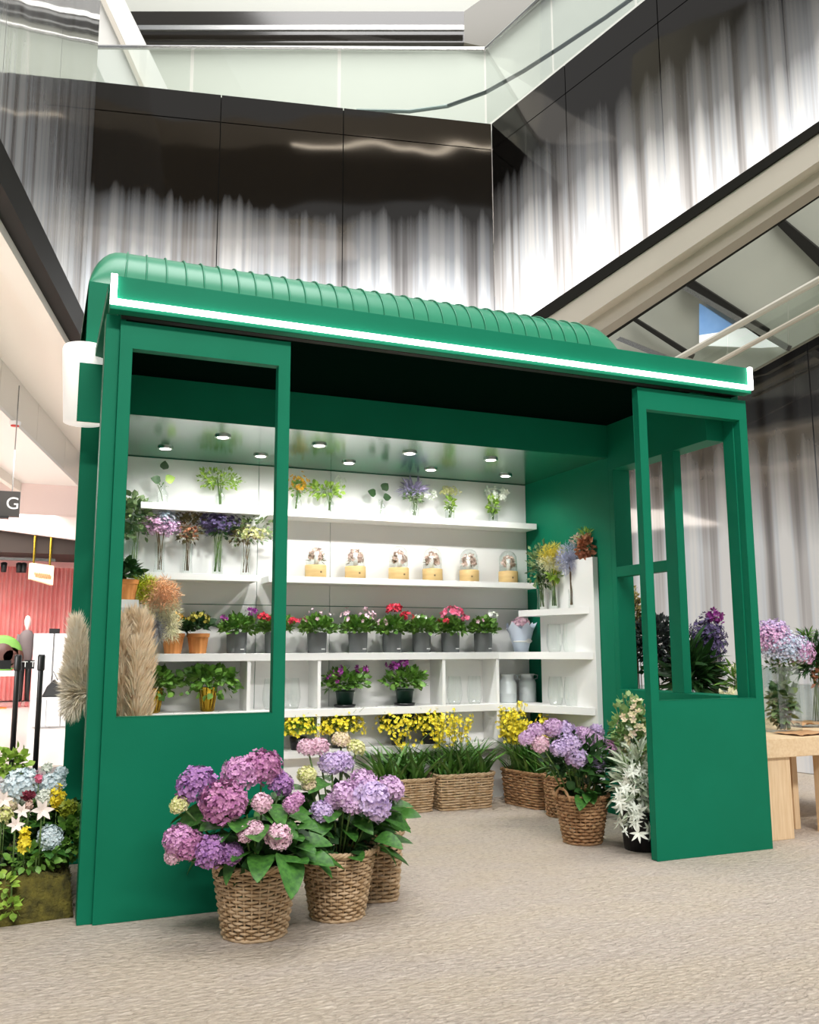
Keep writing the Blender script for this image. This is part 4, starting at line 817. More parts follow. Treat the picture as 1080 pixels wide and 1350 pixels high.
G3 = 'tall glass vases on the left lower shelf'; G4 = 'dried bunches on the left lower shelf'
MIDL = [
 (176, 'eucalyptus branches in a vase beside the left door stile', [('leaves', 'leaf', LEAF_EU, 260, (-.01, -.02, .33), (.10, .08, .16), .042)], LEAF_EU, 8),
 (210, 'pink and blue gypsophila bunch on the left shelf', [('pink_blooms', 'f', P_GYPP, 320, (-.02, -.03, .29), (.10, .08, .075), .009), ('blue_blooms', 'f', P_BLUEG, 380, (.02, 0, .35), (.085, .07, .09), .009), ('violet_blooms', 'f', P_LILP, 160, (.06, -.03, .29), (.05, .05, .05), .009)], STEM_B, 7),
 (247, 'brown dried leaf bunch between the gypsophila and the purple statice', [('leaves', 'small', LEAF_OL, 260, (0, 0, .31), (.08, .06, .12), .03), ('dried_blooms', 'f', P_RUST, 40, (.0, -.04, .27), (.06, .04, .06), .012)], STEM_B, 8),
 (287, 'dark purple statice bunch on bright green stems', [('blooms', 'f', P_DKV, 300, (0, 0, .33), (.12, .07, .085), .015), ('leaves', 'small', LEAF_D, 130, (0, 0, .30), (.10, .06, .07), .03)], STEM, 12),
 (324, 'mixed olive and yellow dried bunch at the right end of the left shelf', [('leaves', 'leaf', LEAF_EU, 120, (.03, 0, .30), (.14, .07, .13), .03), ('leaves', 'small', LEAF_OL, 120, (-.02, 0, .26), (.09, .06, .06), .03), ('blooms', 'f', P_LIME, 60, (.02, -.05, .27), (.09, .05, .05), .014)], STEM_B, 7)]
for i, (px, lb, parts, st, ns) in enumerate(MIDL):
    x = xs(px, 2.05, 740); bunch(x, 2.05, 1.51, lb, parts, 220+i, nst=ns, stem=st, group=G4, sr=.0016, br=.016).scale = (1.2, 1.0, 1.0)
    bottle(x, 2.05, 1.51, .036, .20, 'tall clear vase holding the '+lb.split(' on ')[0].split(' in a')[0].split(' between')[0].split(' at ')[0], G3, True)
# right corner shelf bunches
for i, (px, y, lb, parts, st, bh) in enumerate([
  (714, 1.80, 'grey-green eucalyptus bunch at the back of the right corner shelf', [('leaves', 'small', LEAF_EU, 380, (-.01, -.02, .31), (.105, .07, .17), .034), ('leaves', 'small', LEAF_D, 120, (0, -.02, .24), (.07, .06, .1), .03)], STEM, .15),
  (730, 1.66, 'yellow dyed fern bunch on thick green stems, right corner shelf', [('fern', 'hair', P_FYEL, 1600, (.02, 0, .37), (.11, .08, .085), .045), ('fern', 'hair', P_FCREAM, 500, (-.03, -.01, .31), (.09, .07, .05), .045), ('leaves', 'leaf', LEAF_L, 30, (.02, -.02, .23), (.05, .04, .02), .05)], STEM, .15),
  (756, 1.50, 'lavender dyed fern bunch in the front vase of the right corner shelf', [('fern', 'hair', P_FLAV, 2200, (.0, 0, .33), (.11, .08, .11), .045)], STEM_B, .13)]):
    x = float(at(px, 800, 1, y)[0]); bunch(x, y, 1.305, lb, parts, 240+i, nst=9, stem=st, sr=.003, br=.016, name='dried_bunch', group='dyed bunches on the right corner shelf')
    bottle(x, y, 1.305, .034, bh, 'clear vase holding the '+lb.split(' at ')[0].split(' on ')[0].split(' in ')[0]+' by the green wall', 'vases on the right corner shelf', True)
p = at(783, 722, 1, 1.36); t = thing('dried_flower_bundle', 'rust coloured dried bloom bundle resting on top of the right corner board', 'dried flowers', (3.15, 1.33, 1.636)); rng = np.random.default_rng(260)
m = MB(); bush(m, rng, 260, (0, 0, .075), (.055, .08, .075), .035, OVAL, up=.2, zmin=-1); m.build('dried_petals', P_RUST, t, local=True, kind='stuff')
m = MB(); bush(m, rng, 30, (0, 0, .15), (.03, .05, .05), .05, NARROW, up=.8); m.build('green_tips', LEAF_L, t, local=True)
m = MB(); bush(m, rng, 200, (0, .10, .12), (.05, .06, .06), .02, DIAM); m.build('pink_sprigs', P_DRIED, t, local=True, kind='stuff')
# dyed ferns hanging at the left end of the counter
t = thing('dyed_fern_bunch', 'large dyed fern bunch in lime, orange, cream and grey above the terracotta pots', 'flowers', (xs(196, 1.78), 1.78, 1.0105)); rng = np.random.default_rng(270)
lathe_obj('vase', [(.035, 0), (.04, .01), (.033, .14), (.04, .2)], GLASS, t)
def lp(px, py, y=1.78): q = at(px, py, 1, y); return (float(q[0]-t.location[0]), float(q[1]-t.location[1]), float(q[2]-t.location[2]))
for nm, mm, px, py, rx, rz_, n, s in (('lime_fern', P_LIMEF, 190, 775, .075, .075, 1300, .05), ('orange_fern', P_ORANGE, 212, 783, .11, .095, 2200, .05), ('cream_fern', P_FCREAM, 216, 803, .09, .075, 1300, .05), ('grey_fern', P_FGREY, 205, 828, .08, .085, 1400, .05), ('cream_fern', P_FCREAM, 224, 826, .055, .085, 900, .05)):
    m = MB(); c_ = lp(px, py, 1.76+.02*rng.normal()); bush(m, rng, int(n*1.5), c_, (rx, .07, rz_), s*.7, HAIR, up=-.1, zmin=-1, shell=(.15, 1.1), jit=.7); stems(m, rng, 8, (0, 0, .1), .02, c_, (rx*.7, .04, rz_*.6), .0014, 3); m.build(nm, mm, t, local=True, kind='stuff')

# pampas grass: one bunch inside the door, one pushed out through the left side window
def plume(mb, rng, P, rad, n, s, tilt=.9):
    P = np.asarray(P, float); q = rng.uniform(0, 1, n); seg = np.clip(q*(len(P)-1), 0, len(P)-1.001); i = seg.astype(int); f = (seg-i)[:, None]
    c = P[i]*(1-f)+P[i+1]*f; ax = nrm(P[i+1]-P[i]); d = rdir(rng, n); R = rad*np.sin(np.pi*(.12+.8*q))[:, None]
    mb.scat(HAIR, c+d*R*rng.uniform(.1, 1, (n, 1)), d*tilt*.6+ax*1.0, s*rng.uniform(.7, 1.3, n), rng)
t = thing('pampas_bunch', 'beige pampas grass plumes inside the kiosk behind the left door', 'pampas grass', (.16, .55, 0)); rng = np.random.default_rng(280)
lathe_obj('vase', [(.07, 0), (.09, .02), (.085, .45), (.095, .5)], mat('stoneware', srgb(170, 160, 140), .6), t)
S = MB()
for (px, y, top, bot, rd, dx) in ((160, .50, 820, 960, .032, 0), (172, .56, 812, 965, .036, 0), (184, .50, 812, 960, .036, .0), (192, .60, 818, 965, .034, 0), (166, .62, 815, 965, .034, 0), (178, .44, 850, 980, .034, 0)):
    a = at(px, bot, 1, y); b = at(px+2, top, 1, y); L = np.array(t.location)
    m = MB(); plume(m, rng, [a-L, (a+b)/2-L, b-L], rd, 1500, .06); m.build('plume', PAMPAS, t, local=True); S.tube([(0, 0, .3), tuple((np.array([0, 0, .3])+(a-L))/2), tuple(a-L), tuple(b-L)], .003, 5)
S.build('stems', STEM_B, t, local=True)
t = thing('pampas_bunch', 'cream pampas grass plumes bursting out of the left side window of the kiosk', 'pampas grass', (.12, .80, 0)); rng = np.random.default_rng(281)
lathe_obj('vase', [(.05, 0), (.06, .02), (.055, .5), (.06, .55)], mat('stoneware', srgb(170, 160, 140), .6), t)
S = MB()
L = np.array(t.location)
for (px0, py0, px1, py1) in ((122, 930, 112, 818), (120, 930, 103, 838), (119, 925, 96, 862), (118, 925, 92, 890), (120, 920, 108, 826), (120, 930, 98, 918), (117, 912, 106, 856), (114, 900, 98, 880), (118, 938, 106, 935), (116, 925, 95, 905)):
    a = at(px0, py0, 1, .72); b = at(px1, py1, 1, .68); a[2] = max(a[2], .84); b[0] = min(b[0], -.09); mid = (a+b)/2+np.array([-.02, 0, 0])
    m = MB(); plume(m, rng, [a-L, mid-L, b-L], .05, 1300, .055); m.build('plume', mat('pampas_cream', srgb(250, 238, 214), .9, srgb(254, 248, 234), 14, spec=.1) if 'pampas_cream' not in bpy.data.materials else bpy.data.materials['pampas_cream'], t, local=True); S.tube([(0, 0, .5), (-.06, 0, .84), tuple(a-L), tuple(mid-L)], .003, 5)
S.build('stems', STEM_B, t, local=True)
# ================================================================== FLOWER BED AT THE LEFT
bd = thing('moss_mound', 'moss covered mound planter at the left of the kiosk', 'planter', (-.415, .55, 0))
rng = np.random.default_rng(300); nx_, ny_ = 40, 32; V = []
for i in range(nx_+1):
    for j in range(ny_+1):
        u = i/nx_*2-1; v = j/ny_*2-1; e = max(0, 1-max(abs(u), abs(v))**14); h = .16*min(1, e*1.6)+.012*math.sin(u*9+v*4)*e
        V.append((u*.352, v*.42*(1+.03*math.sin(u*5)), max(0, h+.006*rng.normal()*e)))
MB().add(V, [(i*(ny_+1)+j, (i+1)*(ny_+1)+j, (i+1)*(ny_+1)+j+1, i*(ny_+1)+j+1) for i in range(nx_) for j in range(ny_)]).build('mound', MOSS, bd, smooth=True, local=True)
m = MB(); n = 9000; u = rng.uniform(-1, 1, n); v = rng.uniform(-1, 1, n); e = np.clip(1-np.maximum(abs(u), abs(v))**14, 0, 1); z = .16*np.minimum(1, e*1.6)
m.scat(HAIR, np.column_stack([u*.352, v*.42, z-.004]), np.column_stack([u*.6, v*.6, np.full(n, .8)])+rng.normal(0, .4, (n, 3)), rng.uniform(.010, .026, n), rng); m.build('moss', MOSS, bd, local=True, kind='stuff')
def bed_at(px, py, y): q = at(px, py, 1, y); return np.array([float(q[0]), float(q[1]), float(q[2])])
def bed_thing(name, label, px, py, y, cat='flowers', group='flowers planted in the moss mound'):
    top = bed_at(px, py, y); t = thing(name, label, cat, (top[0], top[1], .15), group=group); return t, top-np.array([top[0], top[1], .15])
def bed_stem(t, tp, m=STEM, r=.0035): MB().tube([(0, .01, 0), (tp[0]*.3, .01, tp[2]*.5), tuple(tp)], r, 5).build('stem', m, t, smooth=True, local=True)
for px, py, y, rp, mm, lb in ((28, 1036, .42, 24, P_BLUE, 'large ice blue hydrangea at the upper left of the flower bed'), (68, 1036, .45, 17, P_BLUE, 'ice blue hydrangea beside the kiosk wall, upper right of the flower bed'), (66, 1104, .24, 16, P_BLUE, 'lone ice blue hydrangea low in the flower bed'), (80, 1019, .52, 9, P_BLUE, 'small pale blue bloom against the green post'), (60, 1052, .36, 12, P_WHITE, 'white-green hydrangea in the middle of the bed'), (10, 1058, .40, 14, P_CREAM, 'cream bloom cluster at the left frame edge')):
    t, tp = bed_thing('hydrangea_bloom', lb, px, py, y); r = rp/FPX*float(np.dot(np.array(t.location)-CP, CF)); bed_stem(t, tp)
    link('bloom', HYD[px % 4], mm, t, matrix=frame(tp, (.1, -.8, .6), (0, 1, .1), r*.95/.08, 'z'))
    for k in range(4): link('leaf', LEAF_MESH[k % 3], LEAF_H, t, matrix=frame((0, 0, tp[2]*.6), (math.cos(k*1.6+px), math.sin(k*1.6+px)-.5, .2), (0, -.2, 1), .075))
lily_me = petals_mesh(6, leaf_t(.46, 6, .15, .35, .85), .95, 'trumpet', .06, 4)
for px, py, y, s, lb in ((55, 1069, .20, .036, 'largest blush lily, facing front in the flower bed'), (28, 1070, .22, .026, 'blush lily between the largest lily and the frame edge'), (20, 1088, .18, .028, 'lowest blush lily trumpet in the flower bed'), (4, 1055, .3, .03, 'blush lily cut by the left frame edge')):
    t, tp = bed_thing('lily', lb, px, py, y, group='blush lilies in the flower bed'); bed_stem(t, tp); link('trumpet', lily_me, P_LILY, t, matrix=frame(tp, (.25, -1, .35), (0, 0, 1), s*1.25, 'z'))
for px, py, y, mm, n, rx, rz_, s, lb in ((75, 1052, .34, P_YEL, 70, .035, .05, .014, 'yellow flower spike by the kiosk post'), (33, 1108, .17, P_YEL, 55, .022, .05, .016, 'leaning yellow orchid spray in front of the lilies'), (6, 1075, .28, P_LIME, 40, .03, .03, .014, 'lime yellow blooms at the left frame edge'), (37, 1049, .3, P_BURG, 45, .022, .016, .014, 'burgundy bloom in the centre of the bed'), (51, 1027, .38, P_PINK, 20, .014, .014, .012, 'tiny magenta bloom behind the blue hydrangea'), (62, 1012, .48, P_WHITE, 24, .018, .012, .015, 'single white bloom at the top of the bed'), (90, 1065, .3, LEAF_Y, 60, .03, .03, .02, 'gold-green leafy sprig against the green post'), (45, 1022, .5, P_PALE, 30, .04, .02, .012, 'pale pink buds between the stanchions and the bed'), (38, 1062, .24, P_DRIED, 30, .014, .02, .01, 'brownish dried bud under the burgundy bloom')):
    t, tp = bed_thing('flower_sprig', lb, px, py, y, group='sprigs in the flower bed'); bed_stem(t, tp, r=.002); m = MB(); blooms(m, rng, n, tp, (rx, .02, rz_), s, FLO5, zmin=-1, shell=(.3, 1)); m.build('blooms', mm, t, local=True)
for px, py, y, n, rx, rz_, mm, lb in ((15, 1005, .5, 170, .07, .06, LEAF_L, 'light green leafy sprays at the top left of the bed'), (70, 1085, .42, 420, .12, .10, LEAF_D, 'dark leafy undergrowth beside the kiosk post'), (20, 1120, .40, 420, .13, .09, LEAF_D, 'dark leafy undergrowth at the left of the bed'), (92, 1100, .32, 220, .05, .12, LEAF_M, 'feathery green foliage against the green post'), (48, 1130, .22, 120, .12, .05, LEAF_M, 'low green leaves edging the moss'), (40, 1075, .45, 260, .16, .08, LEAF_M, 'mid green foliage behind the lilies'), (8, 1165, .16, 30, .04, .03, LEAF_L, 'lime leaf sprig hanging over the moss at the left edge'), (14, 1195, .12, 34, .035, .03, LEAF_L, 'lowest lime leaf sprig on the moss')):
    t, tp = bed_thing('foliage_clump', lb, px, py, y, 'foliage', 'greenery in the flower bed'); bed_stem(t, tp); m = MB(); bush(m, rng, n, tp, (rx, .07, rz_), .032, OVAL, up=.2, zmin=-1); m.build('leaves', mm, t, smooth=True, local=True, kind='stuff')

# ================================================================== STANCHIONS, SIGN AND SHOP
def ground(px, y): return float(at(px, 950, 1, y)[0])
sy = 4.25; sx = [ground(19, sy), ground(50, sy)]
for x, lb in zip(sx, ('black queue stanchion at the left, nearer the frame edge', 'black queue stanchion nearer the green kiosk')):
    t = thing('stanchion', lb, 'stanchion', (x, sy, 0), group='black belt stanchions')
    lathe_obj('base', [(.001, .03), (.03, .03), (.12, .015), (.13, 0)], BLACK, t, bot=False); lathe_obj('post', [(.021, .02), (.021, .92), (.018, .93)], BLACK, t); lathe_obj('belt_head', [(.026, .87), (.029, .88), (.029, .985), (.024, 1.0), (.001, 1.0)], BLACK, t)
bl = thing('belt', 'black retractable belt with white letters between the two stanchions', 'belt', (sum(sx)/2, sy, .9))
MB().box(sx[0]+.05, sx[1]-.05, sy-.002, sy+.002, .885, .955).build('webbing', BLACK, bl); wb = bl.children[0]; MB().box(sx[0]-1.2, sx[0]-.05, sy-.002, sy+.002, .885, .955).build('webbing', BLACK, bl)
def text(name, body, size, mtx, m, parent=None):
    cu_ = bpy.data.curves.new(name, 'FONT'); cu_.body = body; cu_.size = size; cu_.extrude = .002; cu_.align_x = 'CENTER'; cu_.align_y = 'CENTER'
    tmp = bpy.data.objects.new('tmp', cu_); COL.objects.link(tmp); dg = bpy.context.evaluated_depsgraph_get(); me = bpy.data.meshes.new_from_object(tmp.evaluated_get(dg)); bpy.data.objects.remove(tmp)
    me.materials.clear(); me.name = name; o = link(name, me, m); o.matrix_world = mtx
    if parent is not None: o.parent = parent; o.matrix_local = Matrix.Translation(-root_loc(parent)) @ mtx
    return o
text('lettering', 'TT TH', .065, Matrix.Translation(((sx[0]+sx[1])/2, sy-.006, .92)) @ Matrix.Rotation(math.pi/2, 4, 'X'), WHITE, wb)
tag(origin(MB().box(-.75, .2, 3.55, 5.0, .0005, .012).build('floor_mat', BLACK, bevel=.003), (-.3, 4.3, 0)), 'black floor mat under the stanchions beside the kiosk', 'mat')
# hanging wayfinding sign
gy = 8.6; c0 = at(27, 652, 1, gy); c1 = at(27, 683, 1, gy); z1 = float(at(20, 648, 1, gy)[2]); z0 = float(at(20, 681, 1, gy)[2]); x1 = float(c0[0])
gs = thing('hanging_sign', 'dark hanging wayfinding sign with a white letter G', 'sign', (x1-.6, gy, z0))
sbx = MB().box(x1-1.4, x1, gy, gy+.12, z0, z1).build('sign_box', mat('sign_grey', srgb(60, 57, 54), .4), gs); MB().box(x1-1.4, x1-.12, gy-.03, gy+.1, z0-.03, z0-.002).build('lower_fin', BLACK, gs)
text('letter', 'G', .22, Matrix.Translation((x1-.085, gy-.004, (z0+z1)/2)) @ Matrix.Rotation(math.pi/2, 4, 'X'), WHITE, sbx)
MB().tube([(x1-.10, gy+.06, z1), (x1-.10, gy+.06, 4.46)], .008, 6).build('rod', CHROME, gs); MB().tube([(x1-1.2, gy+.06, z1), (x1-1.2, gy+.06, 4.46)], .008, 6).build('rod', CHROME, gs)
# smoke detector
q = at(20, 557, 2, 4.19); t = thing('smoke_detector', 'white ceiling smoke detector with a red band', 'smoke detector', (q[0], q[1], 4.145))
lathe_obj('body', [(.001, 0), (.05, 0), (.075, .02), (.08, .055)], WHITE, t, bot=False); lathe_obj('red_band', [(.045, -.012), (.056, -.01), (.056, .002)], mat('red_plastic', srgb(200, 50, 40), .4), t)
# shop front far behind: dark ceiling band, pink curtain, hanging sign, mannequin, counters
ys = 15.0
def sp(px, py, y=ys): q = at(px, py, 1, y); return float(q[0]), float(q[2])
CURT = mat('pink_curtain', srgb(238, 150, 146), .7, srgb(246, 172, 166), 2)
PINKW = mat('pink_wall', srgb(240, 176, 172), .5)
sw_ = thing('pink_curtain', 'coral pink pleated curtain across the back of the shop at far left', 'curtain', (sp(45, 800)[0], ys+1.6, 0))
x0, _ = sp(-60, 800, ys+1.6); x1, _ = sp(120, 800, ys+1.6); zt1 = sp(45, 748, ys+1.6)[1]; n = 150; V = []
for i in range(n+1):
    f = i/n; xx = x0+(x1-x0)*f; yy = ys+1.6+.06*math.sin(i*1.25)+.02*math.sin(i*.41); V += [(xx, yy, .02), (xx, yy, zt1)]
MB().add(V, [(2*i, 2*i+2, 2*i+3, 2*i+1) for i in range(n)]).build('cloth', CURT, sw_, smooth=True)
MB().box(x0, x1, ys+1.52, ys+1.7, zt1, zt1+.28).build('pelmet', PINKW, sw_)
structure(MB().box(x0-3, x1+3, ys+1.9, ys+2.1, 0, 4.2).build('wall_shop', PINKW))
zc = sp(45, 732, ys)[1]
structure(MB().box(x0-3, x1+3, ys-.2, ys+2, zc+.02, zc+.6).build('ceiling', mat('shop_ceiling_dark', srgb(52, 42, 36), .8)))
structure(MB().prism([(x0-3, ys-.35, sp(-60, 672, ys)[1]), (x1+3, ys-.35, sp(120, 738, ys)[1]), (x1+3, ys-.35, 4.6), (x0-3, ys-.35, 4.6)], (0, .15, 0)).build('trim_16', mat('shop_fascia', srgb(244, 222, 216), .4)))
t = thing('track_light_rail', 'black track rail with spotlights under the dark shop ceiling', 'track light', (sp(20, 715)[0], ys+.6, zc))
MB().box(x0, sp(75, 715)[0], ys+.55, ys+.6, zc-.06, zc).build('rail', CHROME, t)
for px in (7, 27, 33):
    x = sp(px, 720, ys+.6)[0]; MB().lathe([(.05, -.2), (.06, -.02), (.03, 0)], 12, c=(x, ys+.55, zc-.1)).build('spot_head', BLACK, t, smooth=True)
xa, za = sp(42, 742, ys-.28); xb, zb_ = sp(70, 770, ys-.28)
t = thing('hanging_shop_sign', 'small cream hanging shop sign on two gold rods', 'sign', ((xa+xb)/2, ys-.28, zb_))
MB().prism([(xa, ys-.28, sp(42, 763, ys-.28)[1]), (xb, ys-.28, zb_-.02), (xb, ys-.28, sp(70, 746, ys-.28)[1]), (xa, ys-.28, za)], (-.05, .12, 0)).build('board', mat('sign_cream', srgb(248, 224, 186), .5, emit=.15), t)
for px in (44.5, 66): xx = sp(px, 740, ys-.28)[0]; MB().tube([(xx, ys-.23, sp(px, 746, ys-.28)[1]), (xx, ys-.23, sp(px, 706, ys-.28)[1])], .022, 6).build('rod', GOLD, t)
m = MB(); xx = np.linspace(xa+.06, xb-.05, 40); zz = (za+zb_)/2-.02+.05*np.sin(np.arange(40)*1.3)-(xx-xa)*.12; m.tube(np.column_stack([xx, np.full(40, ys-.292), zz]), .012, 4); m.build('script_lettering', KRAFT, t)
# mannequin (display figure): torso, head stub, jacket, trousers
mx_, _ = sp(33, 880, ys-.28); t = thing('mannequin', 'headless display mannequin in a grey jacket and black trousers in the shop', 'mannequin', (mx_, ys-.28, 0))
t.scale = (.62, .62, .97)
lathe_obj('neck_and_cap', [(.04, 1.42), (.05, 1.5), (.09, 1.56), (.10, 1.64), (.06, 1.72), (.001, 1.74)], mat('pale_pink', srgb(244, 214, 208), .5), t, n=16)
MB().lathe([(.17, .85), (.19, 1.0), (.20, 1.25), (.21, 1.36), (.12, 1.44), (.05, 1.46)], 18).build('jacket', mat('grey_jacket', srgb(120, 108, 108), .8), t, smooth=True, local=True)
for sg in (-1, 1): MB().tube([(sg*.2, 0, 1.36), (sg*.27, -.02, 1.1), (sg*.24, -.1, .86)], [.075, .065, .055], 10).build('sleeve', mat('grey_sleeve', srgb(110, 100, 100), .8), t, smooth=True, local=True)
for sg in (-1, 1): MB().tube([(sg*.09, 0, .88), (sg*.1, 0, .5), (sg*.1, 0, .1)], [.1, .085, .07], 10).build('trouser_leg', BLACK, t, smooth=True, local=True)
for sg in (-1, 1): MB().box(sg*.1-.05, sg*.1+.05, -.16, .08, 0, .09).build('shoe', mat('rose_shoe', srgb(200, 110, 110), .5), t, local=True, bevel=.02)
# white display counters, black bag on stand, screen
def shop_box(name, label, cat, px0, px1, py0, y, d, m, pyb=None):
    xa_, z_ = sp(px0, py0, y); xb_, _ = sp(px1, py0, y); zb2 = 0 if pyb is None else sp(px0, pyb, y)[1]
    return tag(origin(MB().box(xa_, xb_, y, y+d, zb2, z_).build(name, m, bevel=.01), ((xa_+xb_)/2, y+d/2, zb2)), label, cat)
WCOUNT = mat('white_counter', srgb(238, 240, 242), .3)
t = thing('display_counter', 'white shop counter with drawer fronts seen between the stanchions and the kiosk', 'counter', (sp(70, 950, 9.5)[0], 9.7, 0))
xa_, z_ = sp(42, 920, 9.5); xb_, _ = sp(100, 920, 9.5)
for k in range(3): MB().box(xa_+(xb_-xa_)*k/3+.004, xa_+(xb_-xa_)*(k+1)/3-.004, 9.5, 9.9, .02, z_-.03).build('front_panel', WCOUNT, t, bevel=.004)
MB().box(xa_-.02, xb_, 9.47, 9.93, z_-.03, z_).build('top', WCOUNT, t); MB().box(xa_+(xb_-xa_)*.62, xb_-.02, 9.49, 9.5, z_*.52, z_*.55).build('drawer_pull', STEELC, t)
bx0, _ = sp(58, 900, 9.6); bx1, bz = sp(86, 895, 9.6)
t = thing('black_bag', 'slouched black bag lying on the white shop counter', 'bag', ((bx0+bx1)/2, 9.7, z_+.001)); zt2 = sp(70, 895, 9.6)[1]
MB().prism([(bx0-.02, 9.58, z_), (bx1, 9.58, z_), (bx1-.02, 9.6, z_+.1), ((bx0+bx1)/2, 9.62, zt2), (bx0+.04, 9.6, z_+.14)], (0, .14, 0)).build('bag_body', BLACK, t, bevel=.02)
MB().tube([((bx0+bx1)/2-.04, 9.68, zt2-.02), ((bx0+bx1)/2-.02, 9.68, zt2+.1), ((bx0+bx1)/2+.04, 9.68, zt2-.02)], .008, 6).build('strap', BLACK, t, smooth=True)
t = thing('counter_screen', 'small dark screen on a thin pole behind the white shop counter', 'screen', (sp(72, 900, 9.8)[0], 9.95, 0)); xc, zc2 = sp(72, 832, 9.95)
MB().tube([(xc, 9.98, .0), (xc, 9.98, zc2)], .012, 8).build('pole', CHROME, t); MB().box(xc-.07, xc+.07, 9.96, 9.98, zc2-.035, zc2+.035).build('display', BLACK, t)
shop_box('plinth', 'orange display plinth at the left frame edge of the shop', 'plinth', -10, 8, 940, 14.2, .6, mat('orange_plinth', srgb(240, 150, 50), .5))
shop_box('white_display_block', 'white display block behind the black bag in the shop', 'display block', 45, 95, 835, 13.0, .4, WCOUNT)
for px, py, r, lb in ((3, 862, .34, 'green round pouf with a brown disc, cut by the left frame edge'), (14, 866, .22, 'brown round disc cushion beside the green pouf in the shop')):
    x, z_ = sp(px, py, 14.4); t = thing('round_cushion', lb, 'cushion', (x, 14.4, z_-r)); M_ = Matrix.Rotation(math.pi/2, 4, 'X')
    a_ = MB().lathe([(.001, -.1), (r*.8, -.09), (r, -.03), (r, .05), (r*.8, .1), (.001, .1)], 28, bot=False).build('cushion', mat('leaf_green', srgb(110, 160, 70), .6) if r > .3 else mat('brown_disc', srgb(96, 60, 48), .5), t, smooth=True, local=True); a_.rotation_euler = (math.pi/2, 0, 0); a_.location = (0, 0, r)
    b_ = MB().lathe([(.001, .11), (r*.55, .11), (r*.58, .09)], 24, bot=False).build('centre_disc', mat('dark_brown_disc', srgb(80, 48, 40), .4), t, smooth=True, local=True); b_.rotation_euler = (math.pi/2, 0, 0); b_.location = (0, 0, r)
shop_box('display_shelf', 'pale shelf carrying the round cushions in the shop', 'shelf', -30, 24, 885, 14.2, .6, WCOUNT, 892)

# ================================================================== PINE TABLE AT THE RIGHT
q = at(1040, 1108, 2, 0); tx, ty = float(at(1012, 1100, 2, 0)[0])-.03, float(q[1])
zt3 = float(at(1060, 972, 1, ty)[2]); zu = float(at(1060, 997, 1, ty)[2])
tb = thing('pine_table', 'low pine table with thick legs beside the right end of the kiosk', 'table', (3.95, .9, 0))
MB().box(3.44, 4.6, ty, 2.0, zu, zt3).build('tabletop', PINE, tb, bevel=.004)
xl = float(at(1028, 1108, 2, 0)[0])-.02
MB().box(3.46, xl+.13, ty+.02, ty+.10, 0, zu).build('leg', PINE_V, tb, bevel=.003); MB().box(3.46, 3.54, ty+.10, ty+.55, 0, zu).build('side_panel', PINE_V, tb, bevel=.003)
lx = xl+.22
for k in range(3): MB().box(lx+k*.055, lx+k*.055+.04, ty+.25-.02*k, ty+.33-.02*k, 0, zu).build('leg', PINE_V, tb, bevel=.003)
MB().box(4.45, 4.55, 1.85, 1.95, 0, zu).build('leg', PINE_V, tb); MB().box(3.5, 3.6, 1.85, 1.95, 0, zu).build('leg', PINE_V, tb)
MB().box(lx+.18, lx+.28, ty+.04, ty+.12, 0, zu).build('leg', PINE_V, tb, bevel=.003)
def glass_tank(px, y, w_, h, label, d=.14):
    x = float(at(px, 930, 1, y)[0]); t = thing('glass_tank', label, 'vase', (x, y, zt3+.0005), group='square glass tanks on the pine table')
    th = .004; B_ = [(-w_/2, w_/2, -d/2, -d/2+th), (-w_/2, w_/2, d/2-th, d/2), (-w_/2, -w_/2+th, -d/2, d/2), (w_/2-th, w_/2, -d/2, d/2)]
    for b_ in B_: MB().box(*b_, 0, h).build('pane', GLASS, t, local=True)
    MB().box(-w_/2, w_/2, -d/2, d/2, 0, .006).build('base', GLASS, t, local=True); return x
def table_bunch(px, py0, y, label, parts, seed, ns=14, stem=STEM, tilt=0, name='flower_bunch'):
    x = float(at(px, 930, 1, y)[0]); return bunch(x, y, zt3+.003, label, parts, seed, h0=.01, nst=ns, stem=stem, tilt=tilt, sr=.004, br=.03, name=name, group='bunches on the pine table')
zz_ = lambda py, y: float(at(950, py, 1, y)[2])-zt3
ya = .42; X = glass_tank(1030, ya, .17, zz_(880, ya), 'square glass tank holding wrapped stems at the front of the pine table')
h_ = zz_(850, ya); table_bunch(1034, 0, ya, 'pink and blue gypsophila bunch in the tank on the pine table', [('pink_blooms', 'f', P_GYPP, 1000, (-.08, -.02, h_+.02), (.12, .10, .10), .0095), ('blue_blooms', 'f', P_BLUEG, 1400, (.0, -.04, h_-.03), (.17, .11, .11), .0095), ('pink_blooms', 'f', P_GYPP, 800, (.12, -.03, h_-.05), (.09, .08, .09), .0095), ('white_blooms', 'f', P_LIL, 700, (-.05, 0, h_+.08), (.10, .08, .07), .009), ('leaves', 'small', LEAF_EU, 200, (0, 0, h_-.13), (.12, .08, .05), .03)], 310)
t = table_bunch(1032, 0, ya-.01, 'clear crumpled wrap around green stems inside the front glass tank', [('leaves', 'leaf', LEAF_EU, 260, (0, 0, .16), (.085, .06, .13), .05), ('leaves', 'small', LEAF_OL, 80, (0, 0, .09), (.05, .05, .06), .04)], 311, 10)
yb_ = .85; X = glass_tank(1075, .62, .2, zz_(905, .62), 'low square glass tank of green water at the right frame edge')
table_bunch(1078, 0, .66, 'dark green pine like branches at the right frame edge', [('leaves', 'narrow', LEAF_D, 900, (.0, 0, .40), (.12, .10, .17), .06), ('leaves', 'narrow', LEAF_M, 70, (-.06, 0, .56), (.04, .04, .03), .05), ('dried', 'small', P_RUST, 90, (.02, -.05, .30), (.08, .05, .08), .04)], 312, 10)
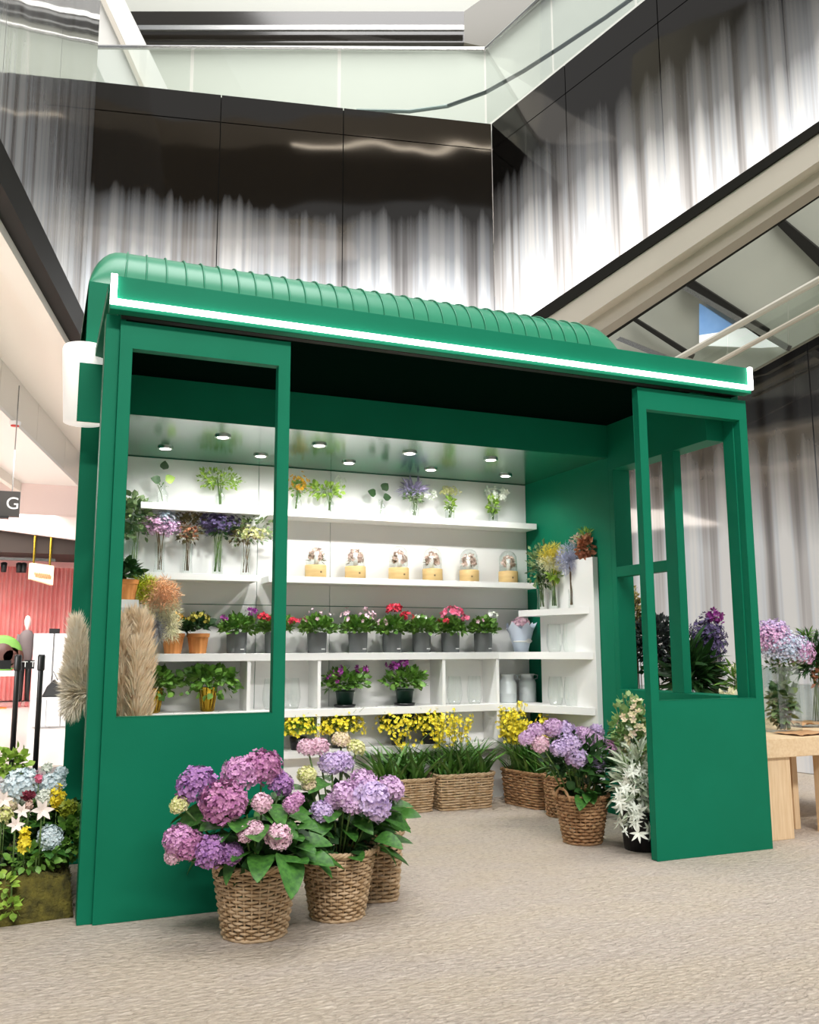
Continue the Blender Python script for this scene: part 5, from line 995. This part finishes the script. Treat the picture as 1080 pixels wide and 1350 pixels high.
table_bunch(905, 0, 1.0, 'long stemmed violet statice bunch leaning right, seen through the door window', [('blooms', 'f', P_DKV, 800, (.20, 0, zz_(848, 1.0)), (.13, .10, .19), .016), ('top_blooms', 'f', P_VIO, 60, (.24, -.04, zz_(815, 1.0)), (.06, .05, .05), .02), ('green_stalks', 'narrow', LEAF_D, 420, (.08, 0, .30), (.12, .06, .22), .16)], 313, 26, tilt=.2)
glass_tank(918, 1.0, .14, .24, 'square glass tank holding the leaning violet statice')
table_bunch(868, 0, 1.15, 'dark thistle bunch seen between the two right window bars', [('heads', 'small', LEAF_NAVY, 900, (0, 0, zz_(845, 1.15)), (.17, .10, .16), .045), ('leaves', 'small', LEAF_D, 120, (0, 0, zz_(880, 1.15)), (.09, .06, .08), .05)], 314, 14)
glass_tank(868, 1.15, .13, .22, 'square glass tank holding the dark thistles', .12)
table_bunch(840, 0, 1.5, 'tall golden dried grass bunch in the far lower window', [('grass', 'small', LEAF_OL, 300, (0, 0, zz_(830, 1.5)), (.07, .06, .22), .04), ('grass', 'small', petal('dry_gold', (176, 160, 96), (206, 190, 130)), 260, (0, 0, zz_(810, 1.5)), (.07, .06, .20), .035)], 315, 14, STEM_B)
glass_tank(842, 1.5, .13, .24, 'square glass tank holding the golden dried grass', .12)
table_bunch(975, 0, .75, 'small green sprigs in a glass seen at the lower right of the door window', [('leaves', 'narrow', LEAF_M, 90, (0, 0, .28), (.09, .07, .09), .07), ('blooms', 'f', P_FCREAM, 40, (0, 0, .34), (.06, .05, .05), .014)], 316, 8)
glass_tank(966, .75, .12, .24, 'small glass tank of green sprigs behind the door window', .1)
xk = float(at(985, 930, 1, .5)[0]); t = thing('cream_flower_ball', 'cream dried flower ball at the lower right corner of the door window', 'dried flowers', (xk-.02, .62, zt3+.01)); m = MB(); bush(m, rng, 500, (0, 0, .09), (.08, .08, .14), .035, DIAM, up=.4, zmin=-.6); m.build('dried_petals', P_FCREAM, t, local=True, kind='stuff')
for k, (px, py, rz_, lb) in enumerate(((1050, 968, .15, 'sheet of kraft paper lying on the front of the pine table'), (1066, 958, -.2, 'crumpled kraft paper wrap behind the flat sheet on the pine table'))):
    x = float(at(px, py, 2, zt3)[0]); y = float(at(px, py, 2, zt3)[1]); V = []; n = 10
    for i in range(n+1):
        for j in range(n+1): V.append(((i/n-.5)*.30, (j/n-.5)*.2, .004+(.006 if k == 0 else .02)*abs(math.sin(i*.9+j*.6))))
    o = MB().add(V, [(i*(n+1)+j, (i+1)*(n+1)+j, (i+1)*(n+1)+j+1, i*(n+1)+j+1) for i in range(n) for j in range(n)]).build('kraft_paper', KRAFT, smooth=True); o.location = (x+.05, max(y, ty+.13), zt3+.001+k*.008); o.rotation_euler = (0, 0, rz_); tag(o, lb, 'paper')
